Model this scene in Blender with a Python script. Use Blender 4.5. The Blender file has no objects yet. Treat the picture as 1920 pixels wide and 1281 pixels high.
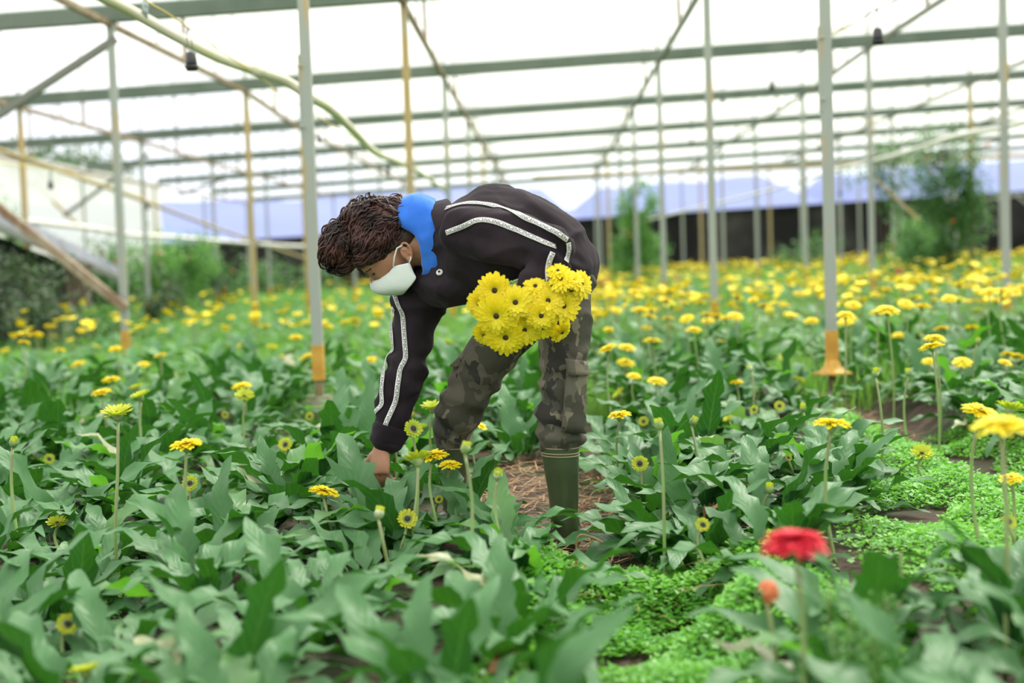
import bpy, bmesh, math, random
import numpy as np
from mathutils import Vector, Matrix, Euler, noise
from mathutils.bvhtree import BVHTree
random.seed(7); rng = np.random.default_rng(11)
R = math.radians
SC = bpy.context.scene
COL = SC.collection
W, H, FPX = 1920, 1281, 2667.0
CAM = Vector((0, 0, 0.96))

# ---------------------------------------------------------------- camera
# camera frame: r right, t up, f forward. The rows of plants run along world +Y and vanish at (1030, 486).
_y = Vector((70, 154.5, FPX)).normalized()                 # world Y seen from the camera (r, t, f)
_x = Vector((1, 0.05, 0)); _x = (_x - _y * _x.dot(_y)).normalized()
_z = _x.cross(_y) * -1                                      # (r,t,f) is left-handed
if _z.y < 0: _z = -_z
RV = Vector((_x.x, _y.x, _z.x)); TV = Vector((_x.y, _y.y, _z.y)); FV = Vector((_x.z, _y.z, _z.z))
cd = bpy.data.cameras.new('camera'); cam = bpy.data.objects.new('camera', cd); COL.objects.link(cam)
cam.matrix_world = Matrix(((RV.x, TV.x, -FV.x, CAM.x), (RV.y, TV.y, -FV.y, CAM.y), (RV.z, TV.z, -FV.z, CAM.z), (0, 0, 0, 1)))
cd.sensor_width = 36; cd.lens = FPX / W * 36; cd.clip_start = 0.05; cd.clip_end = 3000
cd.dof.use_dof = True; cd.dof.focus_distance = 4.7; cd.dof.aperture_fstop = 1.65; cd.dof.aperture_blades = 0
SC.camera = cam

# ---------------------------------------------------------------- world, sun, exposure
wd = bpy.data.worlds.new('overcast'); SC.world = wd; wd.use_nodes = True
nt = wd.node_tree; bg = nt.nodes['Background']
tc = nt.nodes.new('ShaderNodeTexCoord'); sp = nt.nodes.new('ShaderNodeSeparateXYZ'); rp = nt.nodes.new('ShaderNodeValToRGB')
nt.links.new(tc.outputs['Generated'], sp.inputs[0]); nt.links.new(sp.outputs['Z'], rp.inputs['Fac']); nt.links.new(rp.outputs['Color'], bg.inputs['Color'])
rp.color_ramp.elements[0].position = 0.0; rp.color_ramp.elements[0].color = (0.86, 0.91, 1.0, 1)
rp.color_ramp.elements[1].position = 0.5; rp.color_ramp.elements[1].color = (1.0, 1.0, 0.97, 1)
bg.inputs['Strength'].default_value = 1.4
sd = bpy.data.lights.new('sun', 'SUN'); sd.energy = 5.2; sd.angle = R(14); sd.color = (1.0, 0.96, 0.86)
sun = bpy.data.objects.new('sun', sd); COL.objects.link(sun); sun.rotation_euler = (R(-28), R(22), 0); sun.location = (5, 20, 30)
SC.view_settings.view_transform = 'Standard'; SC.view_settings.look = 'None'; SC.view_settings.gamma = 1
SC.view_settings.use_curve_mapping = False; SC.view_settings.exposure = 0.25

def ray(px, py):
    return (FV * FPX + RV * (px - 960) - TV * (py - 640.5)).normalized()
def at(px, py, Y):
    d = ray(px, py); return CAM + d * (Y / d.y)
def hor(px): return 486 - 0.05 * (px - 1030)
def to_px(p):
    q = Vector(p) - CAM; f = q.dot(FV)
    return 960 + FPX * q.dot(RV) / f, 640.5 - FPX * q.dot(TV) / f

# ---------------------------------------------------------------- materials
def mat(name, c1, c2=None, scale=6.0, rough=0.6, metal=0.0, spec=0.5, bump=0.0, lo=0.4, hi=0.6, stretch=(1, 1, 1), rnd=None, trans=0.0, tcol=None, sheen=0.0, coat=0.0, detail=4, bscale=None):
    m = bpy.data.materials.new(name); m.use_nodes = True
    t = m.node_tree; N = t.nodes; L = t.links; b = N['Principled BSDF']; out = N['Material Output']
    b.inputs['Base Color'].default_value = (*c1, 1); b.inputs['Roughness'].default_value = rough; b.inputs['Metallic'].default_value = metal
    b.inputs['Specular IOR Level'].default_value = spec; b.inputs['Sheen Weight'].default_value = sheen; b.inputs['Coat Weight'].default_value = coat
    b.inputs['Sheen Roughness'].default_value = 0.4
    col = None
    if c2 is not None or bump:
        co = N.new('ShaderNodeTexCoord'); mp = N.new('ShaderNodeMapping'); mp.inputs['Scale'].default_value = stretch
        L.new(co.outputs['Object'], mp.inputs[0])
        nz = N.new('ShaderNodeTexNoise'); nz.inputs['Scale'].default_value = scale; nz.inputs['Detail'].default_value = detail
        L.new(mp.outputs[0], nz.inputs['Vector'])
        if c2 is not None:
            r = N.new('ShaderNodeValToRGB'); r.color_ramp.elements[0].position = lo; r.color_ramp.elements[1].position = hi
            r.color_ramp.elements[0].color = (*c1, 1); r.color_ramp.elements[1].color = (*c2, 1)
            L.new(nz.outputs['Fac'], r.inputs[0]); col = r.outputs[0]
        if bump:
            n2 = nz
            if bscale:
                n2 = N.new('ShaderNodeTexNoise'); n2.inputs['Scale'].default_value = bscale; L.new(mp.outputs[0], n2.inputs['Vector'])
            bp = N.new('ShaderNodeBump'); bp.inputs['Strength'].default_value = bump; bp.inputs['Distance'].default_value = 0.02
            L.new(n2.outputs['Fac'], bp.inputs['Height']); L.new(bp.outputs[0], b.inputs['Normal'])
    if rnd is not None:                                     # hue and value vary from object to object
        oi = N.new('ShaderNodeObjectInfo'); mx = N.new('ShaderNodeMix'); mx.data_type = 'RGBA'
        mr = N.new('ShaderNodeMath'); mr.operation = 'MULTIPLY'; mr.inputs[1].default_value = 0.9
        L.new(oi.outputs['Random'], mr.inputs[0]); L.new(mr.outputs[0], mx.inputs[0])
        if col is not None: L.new(col, mx.inputs[6])
        else: mx.inputs[6].default_value = (*c1, 1)
        mx.inputs[7].default_value = (*rnd, 1); col = mx.outputs[2]
    if col is not None: L.new(col, b.inputs['Base Color'])
    if trans:
        tr = N.new('ShaderNodeBsdfTranslucent'); tr.inputs[0].default_value = (*(tcol or c1), 1)
        ms = N.new('ShaderNodeMixShader'); ms.inputs[0].default_value = trans
        L.new(b.outputs[0], ms.inputs[1]); L.new(tr.outputs[0], ms.inputs[2]); L.new(ms.outputs[0], out.inputs[0])
    return m

def leaf_mat(name, c1, c2, rib, under, trans=0.28, tcol=(0.16, 0.42, 0.05), rough=0.42, spec=0.5):
    """leaf blade: mottled green, pale midrib and side veins from the blade's own coordinates, paler below, lets light through"""
    m = bpy.data.materials.new(name); m.use_nodes = True
    t = m.node_tree; N = t.nodes; L = t.links; b = N['Principled BSDF']; out = N['Material Output']
    at_ = N.new('ShaderNodeAttribute'); at_.attribute_name = 'blade'      # x: across -1..1 (0.5 centre), y: along
    sep = N.new('ShaderNodeSeparateColor'); L.new(at_.outputs['Color'], sep.inputs[0])
    oi = N.new('ShaderNodeObjectInfo')
    mx = N.new('ShaderNodeMix'); mx.data_type = 'RGBA'; mx.inputs[6].default_value = (*c1, 1); mx.inputs[7].default_value = (*c2, 1)
    L.new(oi.outputs['Random'], mx.inputs[0])
    def math_(op, a, b_=None):
        n = N.new('ShaderNodeMath'); n.operation = op
        for i, v in enumerate((a, b_)):
            if v is None: continue
            if isinstance(v, (int, float)): n.inputs[i].default_value = v
            else: L.new(v, n.inputs[i])
        return n.outputs[0]
    ac = math_('ABSOLUTE', math_('SUBTRACT', sep.outputs[0], 0.5))        # 0 at midrib .. 0.5 at edge
    ribf = math_('LESS_THAN', ac, 0.035)
    vein = math_('SINE', math_('MULTIPLY', math_('SUBTRACT', sep.outputs[1], math_('MULTIPLY', ac, 0.35)), 70.0))
    vf = math_('MULTIPLY', math_('GREATER_THAN', vein, 0.86), 0.45)
    ff = math_('MAXIMUM', math_('MULTIPLY', ribf, 0.8), vf)
    m2 = N.new('ShaderNodeMix'); m2.data_type = 'RGBA'; L.new(ff, m2.inputs[0]); L.new(mx.outputs[2], m2.inputs[6]); m2.inputs[7].default_value = (*rib, 1)
    ge = N.new('ShaderNodeNewGeometry'); m3 = N.new('ShaderNodeMix'); m3.data_type = 'RGBA'
    L.new(ge.outputs['Backfacing'], m3.inputs[0]); L.new(m2.outputs[2], m3.inputs[6]); m3.inputs[7].default_value = (*under, 1)
    L.new(m3.outputs[2], b.inputs['Base Color'])
    b.inputs['Roughness'].default_value = rough; b.inputs['Specular IOR Level'].default_value = spec
    bp = N.new('ShaderNodeBump'); bp.inputs['Strength'].default_value = 0.11; bp.inputs['Distance'].default_value = 0.005
    L.new(vein, bp.inputs['Height']); L.new(bp.outputs[0], b.inputs['Normal'])
    tr = N.new('ShaderNodeBsdfTranslucent'); tr.inputs[0].default_value = (*tcol, 1)
    ms = N.new('ShaderNodeMixShader'); ms.inputs[0].default_value = trans
    L.new(b.outputs[0], ms.inputs[1]); L.new(tr.outputs[0], ms.inputs[2]); L.new(ms.outputs[0], out.inputs[0])
    return m

GAL = mat('galvanised_steel', (0.34, 0.37, 0.33), (0.46, 0.34, 0.16), scale=2.2, rough=0.5, metal=0.25, lo=0.55, hi=0.72, stretch=(6, 6, 1))
RUSTY = mat('rusty_steel', (0.22, 0.13, 0.075), (0.34, 0.28, 0.19), scale=3, rough=0.7, metal=0.1, stretch=(3, 3, 1))
OCHRE = mat('ochre_painted_steel', (0.44, 0.33, 0.14), (0.40, 0.39, 0.31), scale=2.5, rough=0.55, lo=0.5, hi=0.7)
GUTTER = mat('gutter_green_grey', (0.15, 0.20, 0.165), (0.20, 0.245, 0.21), scale=2, rough=0.5, metal=0.15)
YPAINT = mat('yellow_foot_paint', (0.62, 0.36, 0.05), (0.50, 0.25, 0.03), scale=9, rough=0.5, bump=0.1)
CONC = mat('mossy_concrete', (0.24, 0.22, 0.17), (0.12, 0.16, 0.05), scale=8, rough=0.9, bump=0.4)
PVC = mat('pale_pvc', (0.66, 0.66, 0.42), (0.76, 0.72, 0.60), scale=3, rough=0.4)
HOSEW = mat('white_hose', (0.78, 0.76, 0.70), rough=0.4)
BLACKP = mat('black_plastic', (0.03, 0.03, 0.035), rough=0.45)
YCORD = mat('yellow_cord', (0.65, 0.50, 0.05), rough=0.5)
GCORD = mat('grey_cord', (0.12, 0.12, 0.13), rough=0.5)
SOIL = mat('garden_soil', (0.05, 0.030, 0.018), (0.032, 0.045, 0.014), scale=2.6, rough=0.95, bump=0.8, bscale=22, lo=0.45, hi=0.62)
GRASSM = mat('grass_blade', (0.13, 0.32, 0.05), (0.22, 0.42, 0.07), scale=1.5, rough=0.6, trans=0.35, tcol=(0.25, 0.6, 0.06))
CLOVER = mat('groundcover_leaf', (0.10, 0.34, 0.035), (0.19, 0.48, 0.06), scale=7, rough=0.5, trans=0.35, tcol=(0.25, 0.65, 0.05))
STRAW = mat('dry_straw', (0.34, 0.21, 0.10), (0.20, 0.11, 0.05), scale=14, rough=0.85)
LEAF = leaf_mat('gerbera_leaf', (0.009, 0.062, 0.014), (0.032, 0.13, 0.031), (0.09, 0.21, 0.055), (0.065, 0.17, 0.06), trans=0.14, tcol=(0.08, 0.33, 0.02), rough=.46, spec=.30)
LEAFY = leaf_mat('gerbera_leaf_bright', (0.03, 0.17, 0.02), (0.06, 0.24, 0.035), (0.15, 0.32, 0.08), (0.11, 0.25, 0.08), trans=0.34, tcol=(0.16, 0.50, 0.03))
LEAFP = leaf_mat('gerbera_leaf_pale', (0.27, 0.33, 0.14), (0.36, 0.38, 0.20), (0.45, 0.45, 0.25), (0.34, 0.36, 0.2))
LEAFD = mat('gerbera_leaf_dead', (0.30, 0.15, 0.06), (0.20, 0.10, 0.04), rough=0.9)
STEM = mat('flower_stem', (0.22, 0.36, 0.10), (0.28, 0.30, 0.14), scale=4, rough=0.5)
YEL = mat('petal_yellow', (0.92, 0.80, 0.02), rnd=(0.91, 0.745, 0.015), rough=0.55, trans=0.3, tcol=(0.95, 0.8, 0.02))
YGR = mat('petal_greenish', (0.46, 0.52, 0.03), rnd=(0.62, 0.60, 0.03), rough=0.55, trans=0.3, tcol=(0.6, 0.75, 0.04))
RED = mat('petal_red', (0.80, 0.045, 0.085), rough=0.5, trans=0.25, tcol=(1.0, 0.10, 0.16))
ORG = mat('petal_orange', (0.70, 0.22, 0.09), rough=0.55, trans=0.2)
DISC = mat('flower_disc_dark', (0.035, 0.018, 0.008), (0.16, 0.13, 0.01), scale=60, rough=0.8, lo=0.5, hi=0.75)
BUDG = mat('bud_green', (0.15, 0.27, 0.07), (0.28, 0.36, 0.13), scale=40, rough=0.6)
BUDW = mat('bud_pale', (0.45, 0.50, 0.32), (0.28, 0.38, 0.16), scale=40, rough=0.6)

# ---------------------------------------------------------------- builders
def np_mesh(name, V, F, mats, smooth=True, mi=None, attr=None):
    V = np.asarray(V, dtype=np.float32).reshape(-1, 3); F = np.asarray(F, dtype=np.int32); k = F.shape[1]
    me = bpy.data.meshes.new(name); me.vertices.add(len(V)); me.vertices.foreach_set('co', V.ravel())
    me.loops.add(F.size); me.loops.foreach_set('vertex_index', F.ravel())
    me.polygons.add(len(F)); me.polygons.foreach_set('loop_start', np.arange(0, F.size, k, dtype=np.int32))
    me.polygons.foreach_set('loop_total', np.full(len(F), k, dtype=np.int32))
    if mi is not None: me.polygons.foreach_set('material_index', np.asarray(mi, dtype=np.int32))
    me.polygons.foreach_set('use_smooth', np.full(len(F), smooth, dtype=bool))
    if attr is not None:
        a = me.color_attributes.new('blade', 'FLOAT_COLOR', 'POINT')
        c = np.ones((len(V), 4), dtype=np.float32); c[:, :2] = attr; a.data.foreach_set('color', c.ravel())
    me.update(calc_edges=True)
    for m in (mats if isinstance(mats, (list, tuple)) else [mats]): me.materials.append(m)
    return me

def bm_mesh(name, bm, m, smooth=True):
    me = bpy.data.meshes.new(name); bm.normal_update(); bm.to_mesh(me); bm.free()
    if smooth:
        for p in me.polygons: p.use_smooth = True
    for x in (m if isinstance(m, (list, tuple)) else [m]): me.materials.append(x)
    return me

def obj(name, me, parent=None, loc=None, label=None, cat=None, group=None, kind=None):
    o = bpy.data.objects.new(name, me); COL.objects.link(o)
    if parent is not None: o.parent = parent
    if loc is not None: o.location = loc
    if label: o['label'] = label
    if cat: o['category'] = cat
    if group: o['group'] = group
    if kind: o['kind'] = kind
    return o

def thing(name, label, cat, loc=(0, 0, 0), group=None):
    return obj(name, None, None, loc, label, cat, group)

def tube(bm, pts, rad, n=8, side=None, cap=True):
    """rings along pts; rad: a number or (across, side) per point; side: the direction the second radius points along"""
    pts = [Vector(p) for p in pts]; rings = []
    if not isinstance(rad, (list, tuple)): rad = [rad] * len(pts)
    ref = None
    for i, p in enumerate(pts):
        T = (pts[min(i + 1, len(pts) - 1)] - pts[max(i - 1, 0)]).normalized()
        if side is not None: B = Vector(side)
        elif ref is not None: B = ref
        else: B = Vector((0, 0, 1)) if abs(T.z) < 0.8 else Vector((1, 0, 0))
        B = (B - T * B.dot(T)).normalized(); ref = B; Nn = T.cross(B)
        ra, rb = rad[i] if isinstance(rad[i], (list, tuple)) else (rad[i], rad[i])
        rings.append([bm.verts.new(p + Nn * (ra * math.cos(2 * math.pi * k / n)) + B * (rb * math.sin(2 * math.pi * k / n))) for k in range(n)])
    for a, b in zip(rings, rings[1:]):
        for k in range(n): bm.faces.new((a[k], a[(k + 1) % n], b[(k + 1) % n], b[k]))
    if cap:
        bm.faces.new(rings[0][::-1]); bm.faces.new(rings[-1])
    return rings

def box(bm, c, s, rot=None):
    M = Matrix.Translation(Vector(c)) @ (rot.to_4x4() if rot is not None else Matrix.Identity(4)) @ Matrix.Diagonal((*s, 1))
    return bmesh.ops.create_cube(bm, size=1, matrix=M)

def beam(bm, a, b, w, h, up=(0, 0, 1)):
    """rectangular bar from a to b with chamfer-free square section"""
    a, b = Vector(a), Vector(b); T = (b - a).normalized(); U = Vector(up)
    if abs(T.dot(U)) > 0.95: U = Vector((0, 1, 0))
    S = T.cross(U).normalized(); U = S.cross(T)
    q = [(-w / 2, -h / 2), (w / 2, -h / 2), (w / 2, h / 2), (-w / 2, h / 2)]
    r = [[bm.verts.new(p + S * x + U * y) for x, y in q] for p in (a, b)]
    for k in range(4): bm.faces.new((r[0][k], r[0][(k + 1) % 4], r[1][(k + 1) % 4], r[1][k]))
    bm.faces.new(r[0][::-1]); bm.faces.new(r[1])

def beam_mesh(name, a, b, w, h, m, up=(0, 0, 1)):
    bm = bmesh.new(); beam(bm, a, b, w, h, up); return bm_mesh(name, bm, m, smooth=False)

def tube_mesh(name, pts, rad, m, n=8, **k):
    bm = bmesh.new(); tube(bm, pts, rad, n, **k); return bm_mesh(name, bm, m)

def ellipsoid(bm, c, axes, sub=3):
    """axes: three vectors"""
    A = Matrix((axes[0], axes[1], axes[2])).transposed().to_4x4()
    bmesh.ops.create_icosphere(bm, subdivisions=sub, radius=1, matrix=Matrix.Translation(Vector(c)) @ A)

def smooth_path(pts, k=6):
    P = [Vector(p) for p in pts]; out = []
    for i in range(len(P) - 1):
        p0, p1, p2, p3 = P[max(i - 1, 0)], P[i], P[i + 1], P[min(i + 2, len(P) - 1)]
        for j in range(k):
            t = j / k
            out.append(0.5 * ((2 * p1) + (p2 - p0) * t + (2 * p0 - 5 * p1 + 4 * p2 - p3) * t * t + (3 * p1 - p0 - 3 * p2 + p3) * t ** 3))
    out.append(P[-1]); return out

def remesh(bm, voxel, smooth_it=3, fac=0.5):
    me = bpy.data.meshes.new('raw'); bm.to_mesh(me); bm.free()
    o = bpy.data.objects.new('raw', me); COL.objects.link(o)
    md = o.modifiers.new('r', 'REMESH'); md.mode = 'VOXEL'; md.voxel_size = voxel; md.use_smooth_shade = True
    if smooth_it:
        ms = o.modifiers.new('s', 'SMOOTH'); ms.iterations = smooth_it; ms.factor = fac
    dg = bpy.context.evaluated_depsgraph_get(); dg.update()
    res = bpy.data.meshes.new_from_object(o.evaluated_get(dg)); bpy.data.objects.remove(o); bpy.data.meshes.remove(me)
    for p in res.polygons: p.use_smooth = True
    return res

ONES = ['', 'first', 'second', 'third', 'fourth', 'fifth', 'sixth', 'seventh', 'eighth', 'ninth', 'tenth', 'eleventh', 'twelfth', 'thirteenth', 'fourteenth', 'fifteenth', 'sixteenth', 'seventeenth', 'eighteenth', 'nineteenth']
TENS = {20: ('twentieth', 'twenty'), 30: ('thirtieth', 'thirty'), 40: ('fortieth', 'forty'), 50: ('fiftieth', 'fifty'), 60: ('sixtieth', 'sixty'), 70: ('seventieth', 'seventy'), 80: ('eightieth', 'eighty'), 90: ('ninetieth', 'ninety')}
def ordinal(n):
    if n < 20: return ONES[n]
    a, b = n // 10 * 10, n % 10
    return TENS[a][0] if b == 0 else TENS[a][1] + '-' + ONES[b]

# ================================================================ setting
ROWY = lambda k: 8.55 + 5.85 * k
COLX = lambda j: -1.42 + 3.03 * j
GZ = lambda X: 3.70 + 0.016 * X
BEDS = [(-8.18, 'fourth bed beyond the near post'), (-6.66, 'third bed beyond the near post'), (-5.14, 'second bed beyond the near post'), (-3.62, 'next bed beyond the near post'), (-2.10, 'bed beside the near post'), (-0.58, 'bed beside the reaching arm'),
        (0.95, "bed behind the farmer's back"), (2.47, 'bed beyond the flared-foot post'), (3.99, 'second bed beyond the flared-foot post'), (5.51, 'third bed beyond the flared-foot post'), (7.03, 'fourth bed beyond the flared-foot post')]
def ground_z(x, y):
    d = min(abs(x - b) for b in [b_[0] for b_ in BEDS] + [8.6, 10.1, 11.6])
    t = max(0.0, min(1.0, (0.66 - d) / 0.22)); t = t * t * (3 - 2 * t)
    return 0.10 * t - 0.02 + 0.018 * noise.noise(Vector((x * 3, y * 3, 0)))

# ground under the crop, beds raised between trodden paths
xs = np.arange(-13, 21.01, 0.11); ys = np.concatenate([np.arange(0.2, 14, 0.25), np.arange(14, 51.5, 0.75)])
V = [(x, y, ground_z(x, y)) for y in ys for x in xs]; nx = len(xs)
F = [(j * nx + i, j * nx + i + 1, (j + 1) * nx + i + 1, (j + 1) * nx + i) for j in range(len(ys) - 1) for i in range(nx - 1)]
obj('floor', np_mesh('floor', V, F, SOIL), label='soil floor of raised flower beds and narrow paths', cat='ground', kind='structure')
TERR = mat('far_ground', (0.16, 0.22, 0.09), (0.22, 0.24, 0.12), scale=0.1, rough=0.95)
bm = bmesh.new(); bmesh.ops.create_grid(bm, x_segments=8, y_segments=8, size=1500); bmesh.ops.translate(bm, vec=(0, 900, -0.12), verts=bm.verts)
obj('terrain', bm_mesh('terrain', bm, TERR, False), label='open ground outside the greenhouse', cat='ground', kind='structure')

# blue hills beyond the open band of the far wall
HILL = mat('hazy_blue_hill', (0.19, 0.225, 0.40), (0.215, 0.25, 0.43), scale=0.01, rough=1.0, spec=0.0)  # bluish distance haze is put into the base colour
ridge = [(-500, 392), (0, 388), (250, 378), (420, 376), (600, 368), (800, 352), (960, 350), (1015, 352), (1062, 394), (1076, 393), (1125, 352), (1220, 343), (1330, 338), (1425, 330), (1470, 372), (1492, 374), (1548, 326), (1650, 318), (1800, 308), (2000, 296), (2500, 280)]
HY = 420
top = []
for (x0, y0), (x1, y1) in zip(ridge, ridge[1:]):
    for i in range(6):
        t = i / 6; p = at(x0 + (x1 - x0) * t, y0 + (y1 - y0) * t, HY); p.z += 2.0 * noise.noise(Vector((p.x * 0.06, 3, 0))); top.append(p)
V = []; n = len(top)
for p in top:
    V += [(p.x, HY - 170, -1), (p.x, HY - 80, p.z * 0.55 + 4 * noise.noise(Vector((p.x * 0.03, 9, 0)))), (p.x, HY, p.z), (p.x, HY + 120, -1)]
F = [(i * 4 + k, i * 4 + k + 1, i * 4 + k + 5, i * 4 + k + 4) for i in range(n - 1) for k in range(3)]
obj('hills', np_mesh('hills', V, [f[::-1] for f in F], HILL), label='hazy blue hills beyond the open side of the greenhouse', cat='hills', kind='structure')

# grey rocky bank outside the left side
BANK = mat('rocky_bank', (0.42, 0.42, 0.40), (0.20, 0.27, 0.13), scale=0.35, rough=0.95, bump=0.5, lo=0.48, hi=0.6)
V = []; nu_, nv_ = 34, 12
for i in range(nu_):
    X = -62 + i * 1.35
    for j in range(nv_):
        Y = 48 + j * 3.4; e = math.sin(math.pi * (j / (nv_ - 1)) ** 0.7) * min(1, (nu_ - 1 - i) / 12)
        V.append((X, Y, -0.3 + e * (8.6 + 1.6 * noise.noise(Vector((X * .13, Y * .13, 1)))) ))
F = [(i * nv_ + j, (i + 1) * nv_ + j, (i + 1) * nv_ + j + 1, i * nv_ + j + 1) for i in range(nu_ - 1) for j in range(nv_ - 1)]
obj('bank_hill', np_mesh('bank_hill', V, F, BANK), label='grey rocky bank outside the open left side', cat='hill', kind='structure')

# ---- film roof and walls
FILM = bpy.data.materials.new('greenhouse_film'); FILM.use_nodes = True
t_ = FILM.node_tree; N = t_.nodes; L = t_.links; N.remove(N['Principled BSDF'])
tp = N.new('ShaderNodeBsdfTransparent'); tl = N.new('ShaderNodeBsdfTranslucent'); ms = N.new('ShaderNodeMixShader')
tp.inputs[0].default_value = (0.97, 0.98, 0.97, 1); tl.inputs[0].default_value = (0.93, 0.94, 0.92, 1); ms.inputs[0].default_value = 0.42
L.new(tp.outputs[0], ms.inputs[1]); L.new(tl.outputs[0], ms.inputs[2]); L.new(ms.outputs[0], N['Material Output'].inputs[0])
for k in range(-2, 7):
    Y0, Y1 = ROWY(k), ROWY(k + 1); V = []; na = 14
    x0 = -10.4 if k < 2 else -5.6
    X_ = np.linspace(x0, 20.5, 30)
    for X in X_:
        for a in range(na + 1):
            th = math.pi * a / na
            V.append((X, (Y0 + Y1) / 2 - (Y1 - Y0) / 2 * math.cos(th), GZ(X) + 0.08 + 1.5 * math.sin(th)))
    F = [(i * (na + 1) + a, i * (na + 1) + a + 1, (i + 1) * (na + 1) + a + 1, (i + 1) * (na + 1) + a) for i in range(len(X_) - 1) for a in range(na)]
    obj('ceiling', np_mesh('ceiling', V, F, FILM), label=f'white translucent arched roof film, {ordinal(k + 3)} bay from the camera end', cat='roof film', kind='structure')
FILMW = FILM.copy(); FILMW.name = 'milky_side_film'; FILMW.node_tree.nodes['Mix Shader'].inputs[0].default_value = 0.86
V = []; nn = 16
for i in range(nn + 1):
    for j in range(9):
        V.append((-10.45 + 0.05 * noise.noise(Vector((i * .9, j * .5, 0))), 26 + 12.5 * i / nn, 1.0 + 2.55 * j / 8))
F = [(i * 9 + j, (i + 1) * 9 + j, (i + 1) * 9 + j + 1, i * 9 + j + 1) for i in range(nn) for j in range(8)]
obj('wall_left', np_mesh('wall_left', V, F, FILMW), label='white film side wall between rusty posts', cat='wall', kind='structure')
NET = mat('dark_netting_wall', (0.022, 0.022, 0.022), (0.11, 0.105, 0.095), scale=0.55, rough=0.95, lo=0.42, hi=0.8, detail=8, bump=0.3)
bm = bmesh.new(); nbx, nbz = 72, 6; g = []
for i in range(nbx + 1):
    X = -18 + 40 * i / nbx
    g.append([bm.verts.new((X, 50.6 + 0.09 * noise.noise(Vector((X * .8, j, 0))), -0.1 + (2.42 + 0.012 * X) * j / nbz)) for j in range(nbz + 1)])
for i in range(nbx):
    for j in range(nbz): bm.faces.new((g[i][j], g[i + 1][j], g[i + 1][j + 1], g[i][j + 1]))
bmesh.ops.solidify(bm, geom=bm.faces[:], thickness=-0.05)
obj('wall_back', bm_mesh('wall_back', bm, NET), label='dark netted wall along the far end of the field', cat='wall', kind='structure')

# ---- posts
OBS = {(0, 0): 594, (0, 1): 1559, (1, -1): 236, (1, 0): 781, (1, 1): 1342, (1, 2): 1890, (2, -2): 60, (2, -1): 482, (2, 1): 1250, (2, 2): 1640}
SPECIAL = {(0, 0): 'grey steel post with yellow painted foot nearest the reaching arm', (0, 1): 'grey steel post with flared yellow foot on mossy block',
           (1, -1): 'pale grey post where the rusty diagonal brace ends', (1, 0): "grey post with rust streaks rising behind the farmer's back", (1, 1): 'slim green-grey post with yellow foot right of the farmer',
           (1, 2): 'grey post standing at the right edge of the picture', (2, -2): 'ochre rusted post by the dark shrubs at the left edge', (2, -1): 'ochre streaked post above the left flowers, grey at its foot'}
def post(k, j):
    Y = ROWY(k); w = 0.062 if k == 0 else 0.072
    if (k, j) in OBS: X = at(OBS[(k, j)], 640, Y).x - 0.016 * 0.3
    else: X = COLX(j) + rng.normal(0, 0.03)
    gz = ground_z(X, Y); zt = GZ(X) - 0.07; lean = 0.016
    lab = SPECIAL.get((k, j)) or f'grey steel greenhouse post, {ordinal(j + 4)} from the left in the {ordinal(k + 1)} row'
    r = thing('greenhouse_post', lab, 'post', (X, Y, gz), 'posts of the greenhouse frame')
    P = lambda z: Vector((lean * z, 0, z - gz))
    zf = 0.30 if (k, j) == (0, 0) else 0.20
    zy = 0.50 if (k, j) == (0, 0) else 0.44 if k < 2 else 0.55
    m = OCHRE if (k, j) in ((2, -2), (2, -1), (1, 0)) or (k > 2 and (k * 3 + j) % 4 == 0) else GAL
    obj('shaft', beam_mesh('shaft', P(zy), P(zt), w, w * 0.9, m), r)
    if (k, j) not in ((2, -2),): obj('painted_foot', beam_mesh('painted_foot', P(zf), P(zy + .01), w * 1.12, w * 1.05, YPAINT), r)
    else: obj('painted_foot', beam_mesh('painted_foot', P(zf), P(zy + .01), w * 1.04, w, RUSTY), r)
    obj('stub', beam_mesh('stub', P(gz - .02), P(zf + .01), w * 0.7, w * 0.7, RUSTY), r)
    if (k, j) == (0, 1):                                  # torn flared collar
        bm = bmesh.new(); tube(bm, [P(0.27), P(0.235), P(0.205), P(0.19)], [0.042, 0.05, 0.085, 0.125], 14)
        for v in bm.verts: v.co.z += 0.012 * noise.noise(v.co * 40)
        obj('flared_collar', bm_mesh('flared_collar', bm, YPAINT), r)
    if k < 2:
        bm = bmesh.new(); box(bm, (0, 0, 0.04 if (k, j) != (0, 0) else 0.085), (0.17, 0.17, 0.16 if (k, j) != (0, 0) else 0.28)); bmesh.ops.bevel(bm, geom=bm.edges[:], offset=0.015, segments=2, affect='EDGES')
        obj('concrete_block', bm_mesh('concrete_block', bm, CONC), r)
    if k == 0:
        bm = bmesh.new(); beam(bm, P(1.75) + Vector((-w * .6, -.01, 0)), P(2.25) + Vector((-w * .6, -.01, 0)), 0.014, 0.04)
        for z in (1.82, 2.18): tube(bm, [P(z) + Vector((-w * .7, -.05, 0)), P(z) + Vector((-w * .3, -.05, 0))], 0.008, 6)
        obj('splice_plate', bm_mesh('splice_plate', bm, GAL, False), r)
    return X
POSTX = {}
for k in range(0, 8):
    for j in range(-3, 7):
        Y = ROWY(k); px = 1030 + COLX(j) * FPX / Y
        if -60 < px < 1990 and not (k == 0 and j not in (0, 1)): POSTX[(k, j)] = post(k, j)
X_of = lambda k, j: POSTX.get((k, j), COLX(j)) + 0.016 * 3.6

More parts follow.
